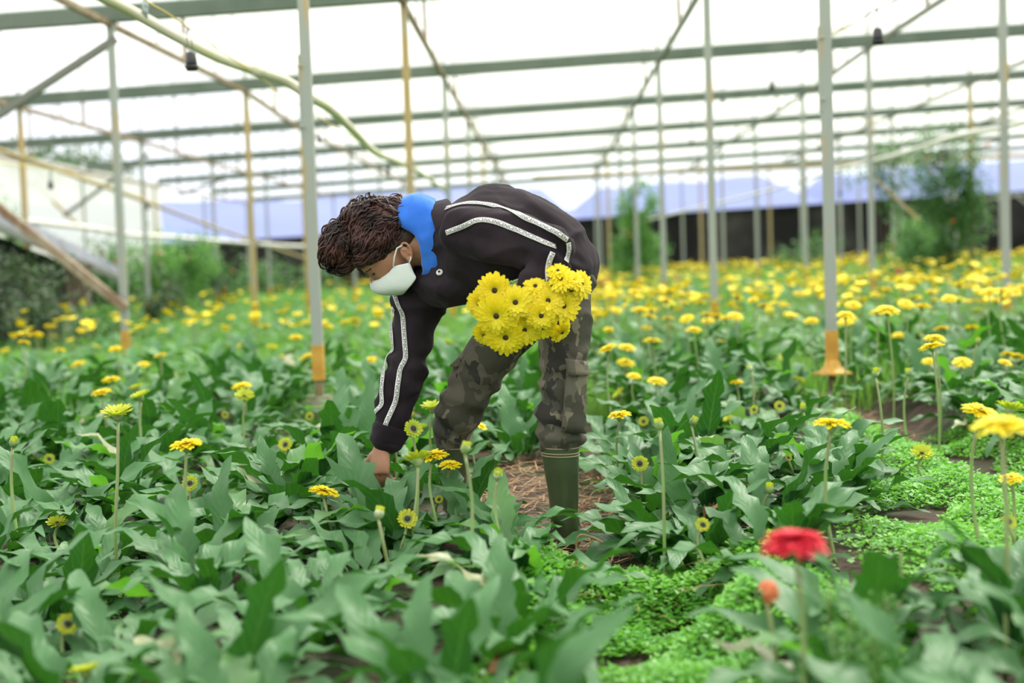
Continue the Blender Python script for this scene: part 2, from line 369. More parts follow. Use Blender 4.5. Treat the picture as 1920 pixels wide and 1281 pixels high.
# ---- gutters
for k in range(1, 8):
    Y = ROWY(k); x0, x1 = -10.3, 20.5; bm = bmesh.new()
    prof = [(-.10, .07), (-.10, .09), (-.085, .09), (-.055, -.05), (.055, -.05), (.085, .09), (.10, .09), (.10, .07), (.068, -.07), (-.068, -.07)]
    prof = [(a * 0.95, b) for a, b in prof]
    rg = [[bm.verts.new((X, Y + a, GZ(X) + b)) for a, b in prof] for X in (x0, x0 + 10, x0 + 20, x1)]
    for a, b in zip(rg, rg[1:]):
        for i in range(len(prof)): bm.faces.new((a[i], a[(i + 1) % len(prof)], b[(i + 1) % len(prof)], b[i]))
    bm.faces.new(rg[0][::-1]); bm.faces.new(rg[-1])
    obj('roof_gutter', bm_mesh('roof_gutter', bm, GUTTER, False), label=f'long green-grey steel roof gutter on the {ordinal(k + 1)} row of posts', cat='gutter', group='roof gutters')

STEELG = mat('grey_angle_steel', (0.19, 0.20, 0.17), rough=0.5, metal=0.2)
# ---- trusses between the gutters: lower chord, hoop, struts
for k in range(0, 7):
    for j in range(-3, 7):
        px = 1030 + COLX(j) * FPX / ROWY(k + 1)
        if not -150 < px < 2100: continue
        xa, xb = X_of(k, j), X_of(k + 1, j); Y0, Y1 = ROWY(k), ROWY(k + 1)
        za, zb = GZ(xa) - 0.09, GZ(xb) - 0.09
        r = thing('roof_truss', f'thin brown roof truss, {ordinal(j + 4)} line from the left, {ordinal(k + 1)} bay back', 'truss', (xa, Y0, za), 'roof trusses between gutters')
        Pt = lambda t, dz=0: Vector(((xb - xa) * t, (Y1 - Y0) * t, (zb - za) * t + dz))
        m = RUSTY if j < 1 else STEELG
        obj('lower_chord', beam_mesh('lower_chord', Pt(0), Pt(1), 0.055, 0.06, m), r)
        obj('hoop', tube_mesh('hoop', [Pt(.5 - .5 * math.cos(math.pi * a / 12), 0.15 + 1.42 * math.sin(math.pi * a / 12)) for a in range(13)], 0.013, GAL, 6), r)
        hz = lambda t: 0.15 + 1.42 * math.sin(math.acos(max(-1, min(1, 1 - 2 * t))))
        for t, w in ((.28, .02), (.47, .045), (.72, .02)):
            obj('strut', beam_mesh('strut', Pt(t), Pt(t, hz(t)), w, w, RUSTY if w > .03 else GAL), r)

# ---- diagonal braces and pipes
def bar(name, a, b, w, m, lab, cat, h=None):
    a, b = Vector(a), Vector(b); r = obj(name, beam_mesh(name, (0, 0, 0), b - a, w, h or w, m), loc=a, label=lab, cat=cat); return r
bar('diagonal_brace', at(218, 72, 14.4), at(-40, 240, 14.4), 0.075, STEELG, 'grey angle steel brace sloping down from the top of the pale grey post', 'brace')
bar('diagonal_brace', at(278, 288, 26.1), at(120, 405, 26.1), 0.06, STEELG, 'thin grey brace sloping behind the pale grey post', 'brace')
bar('diagonal_brace', at(428, 333, 31.9), at(335, 366, 31.9), 0.06, STEELG, 'short grey brace under the far gutter on the left', 'brace')
bar('diagonal_brace', at(-50, 352, 14.3), at(236, 578, 14.3), 0.085, RUSTY, 'rusty ochre diagonal bar ending at the foot of the pale grey post', 'brace')
bar('diagonal_brace', at(62, 342, 30), at(150, 425, 30), 0.06, OCHRE, 'thin ochre brace by the white side film', 'brace')
bar('diagonal_brace', at(1642, 335, 20.2), at(1722, 412, 20.2), 0.035, OCHRE, 'thin ochre diagonal stick leaning off a post beside the right climbing plant', 'brace')
bar('diagonal_brace', at(1900, 362, 40), at(1960, 410, 40), 0.06, GAL, 'grey diagonal strut at the far right end', 'brace')
bar('wall_rail', at(1850, 375, 42), at(1990, 352, 42), 0.07, GAL, 'pale grey rail before the dark wall on the right', 'rail')
def pipe(name, pts, rad, m, lab, cat, k=6, n=8):
    P = smooth_path([at(*p) for p in pts], k); o = P[0].copy()
    return obj(name, tube_mesh(name, [p - o for p in P], rad, m, n), loc=o, label=lab, cat=cat)
pipe('irrigation_pipe', [(-60, 262, 17), (60, 302, 19), (230, 362, 23), (430, 436, 31), (600, 494, 42)], 0.036, OCHRE, 'rusty yellow pipe sloping away behind the left posts', 'pipe')
pipe('irrigation_pipe', [(1000, 334, 45), (1240, 323, 44.5), (1500, 313, 44), (1760, 299, 43.5), (2000, 287, 43)], 0.07, OCHRE, 'ochre pipe running across below the farthest gutter', 'pipe')
pipe('irrigation_pipe', [(2000, 208, 13), (1890, 237, 15), (1790, 256, 17), (1690, 288, 20), (1560, 322, 24), (1400, 368, 32), (1200, 415, 42)], 0.03, HOSEW, 'pale pipe sloping back across the right climbing plant', 'pipe')
# the fat hose overhead, with a sleeve joint
hose = [(60, -90, 7.0), (150, -28, 7.3), (240, 18, 7.7), (330, 68, 8.0), (410, 108, 8.25), (482, 133, 8.45), (535, 152, 8.7), (585, 184, 8.85), (620, 205, 9.4), (662, 245, 10.6), (702, 284, 12.2), (745, 303, 14), (785, 322, 16.5), (835, 358, 21)]
P = smooth_path([at(*p) for p in hose], 6); o0 = P[0].copy()
hr = thing('overhead_hose', 'fat pale green-white hose hanging across the upper left', 'hose', o0)
obj('hose_body', tube_mesh('hose_body', [p - o0 for p in P], 0.031, PVC, 12), hr)
obj('joint_sleeve', tube_mesh('joint_sleeve', [P[29] - o0, P[30] - o0, P[31] - o0], 0.035, PVC, 12), hr)
pipe('water_hose', [(-40, 410, 20), (40, 414, 21), (170, 428, 24), (240, 440, 26), (330, 445, 29), (450, 455, 33), (560, 462, 36), (640, 460, 40)], 0.045, HOSEW, 'white hose sagging across the left side at shoulder height', 'hose')
pipe('yellow_cord', [(230, -40, 7.0), (275, 2, 7.2), (310, 23, 7.4), (365, 60, 7.7), (415, 96, 8.0), (470, 133, 8.4), (525, 174, 8.9), (575, 206, 9.6), (640, 245, 12), (730, 300, 16)], 0.0045, YCORD, 'yellow electric cord slung along the fat hose', 'cord', n=5)
pipe('yellow_cord', [(-40, 302, 14), (40, 311, 15), (95, 318, 16), (170, 340, 19), (270, 372, 24)], 0.007, YCORD, 'yellow cord at the left edge carrying one lamp holder', 'cord', n=5)
pipe('dark_cable', [(1720, -25, 7.4), (1676, 2, 7.7), (1645, 16, 8), (1600, 44, 8.6), (1545, 72, 9.4), (1500, 100, 11), (1446, 123, 16), (1400, 145, 18), (1355, 163, 20), (1297, 195, 27)], 0.0045, GCORD, 'thin dark cord carrying lamp holders along the right side', 'cord', n=5)
bm = bmesh.new()
c0 = at(1578, 55, 9)
for a, s in ((-0.035, 1), (0.035, -1)):
    tube(bm, [Vector((a + 0.035 * math.cos(q) , 0.004 * s, 0.3 * a + 0.016 * math.sin(q))) for q in np.linspace(0, 6.0, 14)], 0.003, 5)
tube(bm, [Vector((-.012, 0, 0)), Vector((.012, 0, 0.008))], 0.008, 6)
obj('cord_knot', bm_mesh('cord_knot', bm, YCORD), loc=c0, label='looped yellow knot tied on the dark lamp cord', cat='knot')
def socket(px, py, w, lab, tx, ty, Y):
    """a lamp holder whose two leads go up to the cord at (tx, ty), both at depth Y"""
    c = at(px, py, Y); s = w * Y / (2667 * 0.062); top = at(tx, ty, Y) - c
    r = thing('lamp_holder', lab, 'lamp holder', c, 'black lamp holders on cords'); V_ = lambda z: (0, 0, z * s)
    bm = bmesh.new(); tube(bm, [V_(.055), V_(.05), V_(.045), V_(.005), V_(-.02)], [q * s for q in (.008, .018, .024, .028, .029)], 14)
    obj('holder_body', bm_mesh('holder_body', bm, BLACKP), r)
    bm = bmesh.new(); tube(bm, [V_(-.018), V_(-.026), V_(-.03), V_(-.042)], [q * s for q in (.036, .036, .030, .027)], 14)
    obj('rim', bm_mesh('rim', bm, BLACKP), r)
    bm = bmesh.new()
    for q in (-1, 1): tube(bm, smooth_path([(0.006 * q, 0, .05 * s), Vector((0, 0, .05 * s)).lerp(top, .5) + Vector((.012 * q, 0, 0)), top], 4), 0.003 if Y < 12 else .005, 5)
    obj('lead_wire', bm_mesh('lead_wire', bm, GCORD), r)
socket(359, 117, 23, 'black lamp holder hanging below the fat overhead hose', 352, 51, 7.6)
socket(1646, 70, 20, 'black lamp holder at the top right on the dark cord', 1645, 16, 8.0)
for a in ((1447, 163, 10.5, 'small black lamp holder left of the flared-foot post', 1446, 123, 16), (1355, 189, 7.5, 'tiny black lamp holder beside the slim green-grey post', 1355, 163, 20), (1297, 268, 6.5, 'tiny black lamp holder between two far posts', 1297, 195, 27),
          (728, 321, 8, "small black lamp holder above the farmer's head", 730, 300, 16), (95, 348, 10, 'black lamp holder on the yellow cord at the left edge', 95, 318, 16), (277, 388, 7.5, 'small blurred lamp holder by the left climbing plants', 270, 372, 24), (599, 262, 7, 'tiny lamp holder just right of the near post', 600, 221, 10.4),
          (1774, 292, 7, 'tiny lamp holder in front of the right climbing plant', 1774, 261, 17.4), (1575, 363, 6, 'tiny lamp holder hung before the blue hills', 1575, 318, 23.6)): socket(*a)
bm = bmesh.new(); tube(bm, [(0, 0, .05), (0.004, 0, .02), (-.004, 0, -.02), (0.006, 0, -.05)], [.01, .018, .02, .006], 8)
for v in bm.verts: v.co += Vector((1, 1, 0)) * 0.006 * noise.noise(v.co * 90)
obj('plastic_bag', bm_mesh('plastic_bag', bm, mat('crumpled_clear_plastic', (0.45, 0.52, 0.50), (0.2, 0.25, 0.25), scale=60, rough=0.2)), loc=at(272, 16, 7.6), label='scrap of crumpled clear plastic tied at the top of the hose', cat='plastic')

# ---- things at the left edge: corrugated sheet roof, plank wall
SHEET = mat('corrugated_sheet', (0.36, 0.40, 0.46), (0.28, 0.30, 0.33), scale=3, rough=0.45, metal=0.3)
A, B, C_, D = at(-90, 345, 17.2), at(236, 506, 27), at(-90, 382, 15.5), at(240, 524, 25.5)
bm = bmesh.new(); g = []
nrm = (B - A).cross(C_ - A).normalized()
for i in range(61):
    t = i / 60; g.append([bm.verts.new(A.lerp(B, t).lerp(C_.lerp(D, t), s) + nrm * 0.02 * math.cos(i * math.pi * 0.66) - A) for s in (0, 1)])
for a, b in zip(g, g[1:]): bm.faces.new((a[0], b[0], b[1], a[1]))
bmesh.ops.solidify(bm, geom=bm.faces[:], thickness=0.006)
sr = thing('lean_to_shed', 'low shed with blue-grey corrugated sheet roof sloping down at the left edge', 'shed', A)
obj('corrugated_panel', bm_mesh('corrugated_panel', bm, SHEET), sr)
obj('eave_rail', beam_mesh('eave_rail', C_ - A - Vector((0, 0, .05)), D - A - Vector((0, 0, .05)), .05, .09, STEELG), sr)
bm = bmesh.new(); g = []
for i in range(13):
    p = C_.lerp(D, i / 12 * .75) - Vector((.25, -.5, .12)); g.append([bm.verts.new(Vector((p.x + .03 * math.sin(i * 2.1), p.y, p.z * q)) - A) for q in (1, .66, .33, 0)])
for a, b in zip(g, g[1:]):
    for q in range(3): bm.faces.new((a[q], b[q], b[q + 1], a[q + 1]))
bmesh.ops.solidify(bm, geom=bm.faces[:], thickness=.02)
obj('shade_sheet', bm_mesh('shade_sheet', bm, mat('dark_green_shade', (0.02, 0.03, 0.02), (0.05, 0.065, 0.04), scale=2, rough=.95)), sr, label='dark sheet added for the shade under the roof')  # added dark sheet, stands in for the shaded void beneath the shed roof
PLANK = mat('weathered_plank', (0.22, 0.15, 0.10), (0.34, 0.27, 0.20), scale=3, rough=0.9, stretch=(6, 6, 1), rnd=(0.12, 0.085, 0.06))
pw = thing('plank_fence', 'weathered brown plank fence below the corrugated roof', 'fence', (-7.95, 21.5, 0))
pm = []
for v in range(3):
    bm = bmesh.new(); box(bm, (0, 0, .62), (.135, .025, 1.24 + .06 * v)); bmesh.ops.bevel(bm, geom=bm.edges[:], offset=.005, segments=1, affect='EDGES'); pm.append(bm_mesh('plank', bm, PLANK, False))
for i in range(7): obj('plank', pm[i % 3], pw, (i * 0.147, 0.03 * (i % 2), 0))
for z in (.35, 1.2): obj('cross_rail', beam_mesh('cross_rail', (-.1, .05, z), (1.0, .05, z), .05, .08, PLANK), pw)

# ---- climbing plants, shrubs
VLEAF = mat('vine_leaf', (0.045, 0.145, 0.045), (0.09, 0.22, 0.07), scale=3, rough=0.5, trans=0.3, tcol=(0.18, 0.42, 0.08))
VLEAFB = mat('vine_leaf_bright', (0.085, 0.25, 0.055), (0.16, 0.34, 0.09), scale=3, rough=0.5, trans=0.35, tcol=(0.25, 0.55, 0.10))
SLEAF = mat('shrub_leaf', (0.055, 0.11, 0.055), (0.12, 0.19, 0.09), scale=3, rough=0.55, trans=0.2, tcol=(0.12, 0.25, 0.06))
BARK = mat('woody_stem', (0.12, 0.085, 0.05), rough=0.9)
FRUIT = mat('orange_fruit', (0.75, 0.17, 0.03), rough=0.4)
def leaf_cloud(name, pts, size, m, droop=0.3):
    """small pointed leaves, two folded halves each"""
    P = np.asarray(pts); n = len(P); a = rng.uniform(0, 2 * np.pi, n); el = rng.normal(-droop, 0.5, n); s = size * rng.uniform(.6, 1.3, n)
    D = np.stack([np.cos(a) * np.cos(el), np.sin(a) * np.cos(el), np.sin(el)], 1); S = np.stack([-np.sin(a), np.cos(a), rng.normal(0, .4, n)], 1)
    U = np.cross(D, S); s = s[:, None]
    V = np.stack([P, P + D * s * .45 + S * s * .28 + U * s * .06, P + D * s, P + D * s * .45 - S * s * .28 + U * s * .06], 1).reshape(-1, 3)
    b = np.arange(n)[:, None] * 4; F = np.concatenate([b + [0, 1, 2], b + [0, 2, 3]], 0)
    return np_mesh(name, V, F, m, smooth=False)
def foliage_plant(name, lab, cat, x, Y, z0, blobs, n, size, m, group=None, stems=3, fruit=0, sr=0.014):
    """blobs: (dx, dz, rx, rz) ellipsoids about the base in metres"""
    base = Vector((x, Y, z0)); r = thing(name, lab, cat, base, group)
    w = np.array([b[2] * b[3] for b in blobs]); w = w / w.sum(); pts = []
    while len(pts) < n:
        b = blobs[rng.choice(len(blobs), p=w)]; q = rng.normal(0, .5, 3); d = np.linalg.norm(q)
        if d > 1.25: continue
        p = (b[0] + q[0] * b[2], q[1] * b[2], b[1] + q[2] * b[3])
        if p[2] < 0.0 or noise.noise(Vector(p) * 2.2 + Vector((x, 0, 0))) < -0.12: continue
        pts.append(p)
    fo = obj('foliage', leaf_cloud('foliage', pts, size, m), r); fo['kind'] = 'stuff'
    for s in range(stems):
        b = blobs[s % len(blobs)]; bx = rng.normal(0, .08)
        jj = 1 if sr > .01 else .1; bx *= jj
        obj('stem', tube_mesh('stem', smooth_path([(bx, rng.normal(0, .06) * jj, 0), (bx * .5 + b[0] * .5, rng.normal(0, .1) * jj, b[1] * .5), (b[0], rng.normal(0, .1 if sr > .01 else .01), b[1] + b[3] * .6)], 5), sr, BARK if sr > .01 else STEM, 5), r)
    bm = bmesh.new()
    for i in range(fruit):
        p = pts[rng.integers(len(pts))]; bm = bmesh.new(); bmesh.ops.create_icosphere(bm, subdivisions=2, radius=0.035); obj('fruit', bm_mesh('fruit', bm, FRUIT), r, p)
def fp(px, Y): return at(px, 600, Y).x
GV = 'climbing plants tied up inside the greenhouse'
foliage_plant('climbing_plant', 'tall climbing vine with orange fruit at the right, hung from the roof wires', 'vine', fp(1772, 26), 26, 0, [(0, 2.2, .75, 1.0), (.2, 1.2, .6, .8), (-.1, .55, .5, .6), (.35, 1.7, .55, .9), (-.35, .9, .5, .5)], 7500, .09, VLEAF, GV, 4, 7)
foliage_plant('climbing_plant', 'sparse hanging vine left of the tall fruiting vine', 'vine', fp(1650, 27), 27, 0, [(0, 2.45, .5, .45), (.35, 1.9, .35, .6), (-.25, 2.2, .3, .5), (.5, 2.6, .5, .25)], 1500, .085, VLEAF, GV, 2)
foliage_plant('climbing_plant', 'bright bushy vine at the foot of the sparse hanging vine', 'vine', fp(1725, 29), 29, 0, [(0, .8, .6, .7), (-.3, .5, .5, .5)], 2000, .1, VLEAFB, GV, 2)
foliage_plant('climbing_plant', "bright green climbing vine standing right of the farmer's back", 'vine', fp(1200, 31), 31, 0, [(0, 1.6, .5, .9), (.05, .9, .6, .8), (-.1, .5, .55, .6), (.15, 2.1, .4, .5)], 5000, .1, VLEAFB, GV, 3, 3)
foliage_plant('shrub', 'small dark shrub before the dark wall left of the flared-foot post', 'shrub', fp(1490, 38), 38, 0, [(0, .5, .7, .6), (.7, .8, .7, .6)], 1100, .11, VLEAF, 'shrubs at the edges', 2)
foliage_plant('climbing_plant', 'broad climbing plant right of the pale grey post', 'vine', fp(300, 29), 29, 0, [(0, 1.3, .9, .7), (-.4, 1.0, .7, .7), (.4, .9, .7, .8), (.8, 1.3, .5, .5)], 4600, .1, VLEAFB, GV, 4, 4)
foliage_plant('climbing_plant', 'leafy climbing plant between two ochre posts on the left', 'vine', fp(385, 32), 32, 0, [(0, 1.1, .8, .8), (.3, .6, .6, .6), (-.3, 1.5, .5, .5)], 3400, .1, VLEAF, GV, 3, 3)
foliage_plant('climbing_plant', 'olive climbing plant just left of the pale grey post', 'vine', fp(200, 27), 27, 0, [(0, 1.1, .7, .8), (.1, .5, .7, .6)], 3200, .1, VLEAF, GV, 3, 2)
foliage_plant('shrub', 'large dark grey-green shrub filling the left edge below the sheet roof', 'shrub', fp(50, 17), 17, 0, [(0, .7, .8, .65), (-.4, 1.0, .6, .5), (.35, .45, .5, .5), (-.1, .4, .9, .5)], 3800, .075, SLEAF, 'shrubs at the edges', 4)
foliage_plant('shrub', 'fresh green shrub rising above the sheet roof at the left edge', 'shrub', fp(10, 22), 22, 0, [(-.15, 2.0, .45, .55), (-.3, 1.5, .5, .6), (.2, 1.7, .3, .4)], 1700, .085, VLEAFB, 'shrubs at the edges', 3)
foliage_plant('shrub', 'low grassy green shrub at the foot of the plank fence', 'shrub', fp(170, 19), 19, 0, [(0, .35, .6, .3), (.5, .3, .5, .3)], 1300, .08, VLEAFB, 'shrubs at the edges', 2)
foliage_plant('shrub', 'dark leafy shrub under the climbing plants beside the grass', 'shrub', fp(285, 24), 24, 0, [(0, .4, .45, .4), (.35, .6, .4, .5)], 1200, .085, SLEAF, 'shrubs at the edges', 2)
foliage_plant('shrub', 'low dark shrub against the wall behind the left posts', 'shrub', fp(500, 44), 44, 0, [(0, .8, 1.2, .7), (1.6, .6, 1.0, .6)], 1200, .14, VLEAF, 'shrubs at the edges', 2)
for i, (px, Y, z0, lab) in enumerate(((110, 62, 7.0, 'tall tree on the grey bank outside, first of three'), (185, 60, 6.4, 'round tree on the grey bank outside, nearest the roof truss'), (60, 64, 7.0, 'pale tree on the grey bank outside at the far left'))):
    foliage_plant('outside_tree', lab, 'tree', fp(px, Y), Y, z0 - 2.2, [(0, 1.8, 1.5, 1.0), (1.0, 1.3, 1.1, .8)], 500, .3, SLEAF, 'trees on the bank outside', 2)
# brown bundles hung before the dark wall
BUN = mat('dry_brown_bundle', (0.30, 0.15, 0.07), (0.18, 0.08, 0.04), scale=12, rough=0.9, stretch=(6, 6, 1), bump=0.5)
for px, h, lab in ((1798, .42, 'brown dried bundle hung before the dark wall, the slimmer one'), (1817, .5, 'brown dried bundle hung before the dark wall, the thicker one')):
    bm = bmesh.new(); tube(bm, [(0, 0, h), (.01, 0, h * .7), (0, 0, 0), (.02, 0, -h * .7), (.06, 0, -h)], [.02, .10, .15, .13, .05], 10)
    for v in bm.verts: v.co += v.co.normalized() * 0.025 * noise.noise(v.co * 9)
    r = thing('dried_bundle', lab, 'bundle', at(px, 426, 40), 'dried bundles by the wall'); obj('bundle_body', bm_mesh('bundle_body', bm, BUN), r)
    obj('tie', tube_mesh('tie', [(0, 0, h), (0, 0, h + .9)], .008, GCORD, 5), r)

# ================================================================ the crop
def leaf_geo(L, Wd, el0, curl, lobes=4.5, wav=0.25, fold=0.35, twist=0.0, n=13, lat=(-1, -.5, 0, .5, 1), sd=0):
    q = random.Random(sd); ph = q.uniform(0, 6); V = []; A = []; x = z = 0.0; y = 0.0; yaw = 0.0
    for i in range(n + 1):
        t = i / n; el = el0 - curl * (t ** 1.25)
        if i: x += math.cos(el) * math.cos(yaw) * L / n; y += math.cos(el) * math.sin(yaw) * L / n; z += math.sin(el) * L / n
        yaw += twist / n
        tb = max(0.0, (t - 0.12) / 0.88)
        w = 0.05 + (max(0.0, math.sin(math.pi * min(1, tb ** 0.72 * 0.97 + .03)) ** 0.75) if tb > 0 else 0)
        w *= 1 - 0.56 * (1 - t * 0.7) * (0.5 + 0.5 * math.cos(2 * math.pi * lobes * tb + ph))
        w *= Wd
        N_ = Vector((-math.sin(el), 0, math.cos(el)))
        for s in lat:
            off = fold * abs(s) * w * (1 - t * .7) + wav * w * s * s * math.sin(t * 17 + ph + (1.7 if s > 0 else 0))
            V.append((x + N_.x * off - math.sin(yaw) * s * w, y + s * w * math.cos(yaw), z + N_.z * off)); A.append((0.5 + 0.5 * s, t))
    m = len(lat)
    F = [(i * m + k, (i + 1) * m + k, (i + 1) * m + k + 1, i * m + k + 1) for i in range(n) for k in range(m - 1)]
    return np.array(V), np.array(F)[:, ::-1], np.array(A)

LEAVES = {'up': [], 'mid': [], 'flat': []}; BRIGHT = []; PALE = []
spec = {'up': (78, 50, 95), 'mid': (58, 55, 100), 'flat': (32, 38, 75)}
for kind, (e, c0, c1) in spec.items():
    for i in range(6):
        q = random.Random(i * 7 + len(kind))
        g = leaf_geo(q.uniform(.29, .41), q.uniform(.036, .050), R(e + q.uniform(-8, 8)), R(q.uniform(c0, c1)), q.uniform(3.5, 5.5), q.uniform(.25, .6), q.uniform(.15, .6), q.uniform(-.8, .8), sd=i * 13 + len(kind))
        LEAVES[kind].append(np_mesh('leaf', g[0], g[1], LEAF, attr=g[2]))
        if i < 2: BRIGHT.append(np_mesh('leaf', g[0], g[1], LEAFY, attr=g[2]))
        if i == 2: PALE.append(np_mesh('leaf', g[0], g[1], LEAFP, attr=g[2]))

HOLES = [(0.06, 4.62, .26), (-.42, 4.95, .22), (-.02, 5.5, .30), (0.02, 6.1, .26), (-.14, 5.0, .24), (-.16, 4.35, .2), (-.16, 5.7, .26)]
def blocked(x, y, m=0.0):
    if any((x - a) ** 2 + (y - b) ** 2 < (r + m) ** 2 for a, b, r in HOLES): return True
    if 1.02 < x < 2.1 and 4.5 < y < 6.6: return True
    if -.04 < x < .50 and y < 3.8: return True
    if 3.5 < y < 4.6 and .2 * y + .06 < x < 2.1: return True
    if 1.3 < x < 1.74 and 6.5 <= y < 9.6: return True
    for k in range(0, 3):
        for j in range(-2, 4):
            if (x - COLX(j)) ** 2 + (y - ROWY(k)) ** 2 < (0.16 + m) ** 2: return True
    return False

NEARMAX = 10.9
PLANTS = []; far_pts = []
for b, (cx, text) in enumerate(BEDS + [(8.55, ''), (10.07, ''), (11.6, '')]):
    for row in ((0, 1, 2, 3) if cx in (-2.10, -3.62) else (0, 1, 2)):
        idx = 0; y = 1.95 + 0.12 * row
        while y < 49.5:
            step = 0.37 if y < NEARMAX else 0.5
            x = cx + (-.40, 0, .40, .76)[row] + rng.normal(0, .06); yy = y + rng.normal(0, .05); y += step
            px = 1030 + x * FPX / yy
            if not -170 < px < 2090 or blocked(x, yy) or (row == 3 and yy > 7): continue
            if yy < NEARMAX and text:
                idx += 1; PLANTS.append((x, yy, b, row, idx, text))
            else: far_pts.append((x, yy))
EXTRA = [((690 - 1030) * 4.42 / FPX, 4.42, 'beside the reaching hand'), ((835 - 1030) * 4.5 / FPX, 4.5, 'in front of the far boot'), (.42, 4.5, 'just right of the near boot'), (.30, 4.36, 'lowest one right of the near boot'),
         (.37, 4.92, 'second one right of the near boot'), (.35, 5.35, 'third one right of the near boot'), (.34, 5.8, 'fourth one right of the near boot'), (.30, 6.3, 'fifth one right of the near boot')]
print('plants', len(PLANTS), 'far', len(far_pts))
WHAT = {'open': ('open yellow gerbera', 'flower'), 'cup': ('half-open greenish-yellow gerbera', 'flower'), 'ring': ('young green-yellow gerbera with dark eye', 'flower'), 'bud': ('closed pale green gerbera bud', 'flower bud'), 'budw': ('closed whitish gerbera bud', 'flower bud'), 'red': ('red gerbera', 'flower'), 'orange': ('faded orange gerbera', 'flower')}
DIM = {'open': .100, 'cup': .066, 'ring': .056, 'bud': .036, 'budw': .036, 'red': .112, 'orange': .085}
FL = []
def add_flower(px, py, dia, typ, lab=None, face=None):
    Y = FPX * DIM[typ] / dia; dz = (py - hor(px)) / FPX
    z = .96 - dz * Y
    lo, hi = (.30, .62) if typ in ('open', 'red', 'orange') else (.20, .56)
    if z < lo: Y = (.96 - lo) / max(dz, .01)
    if z > hi: Y = (.96 - hi) / max(dz, .01)
    FL.append([at(px, py, Y), typ, lab, face, Y * dia / FPX / DIM[typ], px, py])
O, C, G, B_, BW = 'open', 'cup', 'ring', 'bud', 'budw'
for px, py, d, t in [(210, 712, 35, O), (196, 736, 39, O), (260, 685, 27, O), (252, 729, 23, C), (261, 745, 30, C), (317, 704, 27, O), (327, 716, 16, C), (149, 683, 27, O), (112, 657, 24, O), (10, 657, 18, O), (183, 652, 13, C), (60, 757, 20, C), (221, 778, 44, C), (25, 831, 22, B_), (94, 858, 20, G), (358, 834, 66, O), (359, 903, 30, G), (104, 982, 30, C), (453, 724, 35, O), (463, 744, 28, C), (422, 776, 14, G), (532, 831, 26, G), (585, 779, 16, G), (607, 922, 60, O), (513, 650, 20, O), (450, 648, 12, O), (523, 668, 12, O), (128, 1165, 40, G), (160, 1262, 46, C),
    (692, 676, 28, O), (775, 800, 34, G), (770, 784, 24, C), (788, 806, 22, C), (805, 766, 32, C), (895, 796, 48, O), (738, 824, 28, G), (788, 864, 42, C), (812, 855, 60, O), (846, 872, 40, O), (869, 843, 26, B_), (907, 891, 24, BW), (765, 969, 36, G), (837, 645, 20, C), (822, 935, 16, G), (704, 965, 26, BW),
    (1135, 654, 38, O), (1174, 652, 32, O), (1224, 639, 32, O), (1174, 680, 32, O), (1193, 705, 28, O), (1231, 715, 36, O), (1209, 667, 16, C), (1227, 688, 18, C), (1161, 739, 23, C), (1159, 779, 48, O), (1209, 788, 19, G), (1242, 798, 24, B_), (1197, 866, 30, G), (1316, 790, 20, B_), (1332, 807, 16, B_), (1384, 717, 28, O), (1477, 672, 20, C), (1491, 715, 20, C), (1465, 759, 19, G), (1419, 766, 16, G), (1428, 736, 10, C), (1504, 766, 17, B_), (1404, 648, 14, C), (1410, 691, 14, BW), (1366, 787, 16, C), (1467, 857, 14, G), (1563, 796, 70, O), (1439, 918, 22, B_), (1320, 981, 27, G), (1727, 851, 32, C), (1830, 772, 70, O), (1885, 770, 42, C), (1863, 800, 96, O), (1902, 897, 48, O), (1885, 975, 28, G),
    (1222, 593, 30, O), (1207, 615, 24, O), (1323, 602, 26, O), (1360, 597, 28, O), (1301, 619, 32, O), (1520, 602, 28, O), (1587, 591, 36, O), (1585, 604, 32, O), (1666, 582, 46, O), (1732, 575, 32, O), (1760, 617, 32, O), (1819, 615, 28, O), (1684, 629, 24, O), (1754, 635, 40, O), (1747, 650, 45, O), (1736, 678, 27, O), (1734, 663, 16, C), (1806, 679, 36, O), (1889, 665, 28, O), (1885, 680, 27, O), (1863, 676, 17, G), (1913, 669, 24, O), (1830, 641, 13, B_), (1880, 619, 12, G), (1832, 584, 16, C), (1730, 630, 10, BW), (1640, 586, 30, O), (1700, 570, 30, O), (1600, 572, 30, O), (1780, 560, 30, O), (1855, 548, 34, O), (1880, 545, 30, O), (1290, 640, 22, O), (1255, 612, 20, O), (1440, 580, 22, O), (1480, 590, 22, O), (1270, 700, 18, C), (1350, 640, 18, O), (1640, 700, 18, BW), (1700, 700, 16, B_)]:
    add_flower(px, py, d, t)
add_flower(1507, 1018, 125, 'red', 'large red gerbera in front on a tall pale stem')
add_flower(1434, 1103, 62, 'orange', 'faded orange gerbera hanging from its stem beside the red gerbera')
add_flower(1685, 509, 15, 'red', 'distant red gerbera among the yellow blooms below the right climbing plant')
add_flower(1268, 517, 15, 'orange', 'distant salmon gerbera just left of the slim green-grey post')
add_flower(1622, 489, 14, 'orange', 'distant salmon gerbera far back near the dark wall')
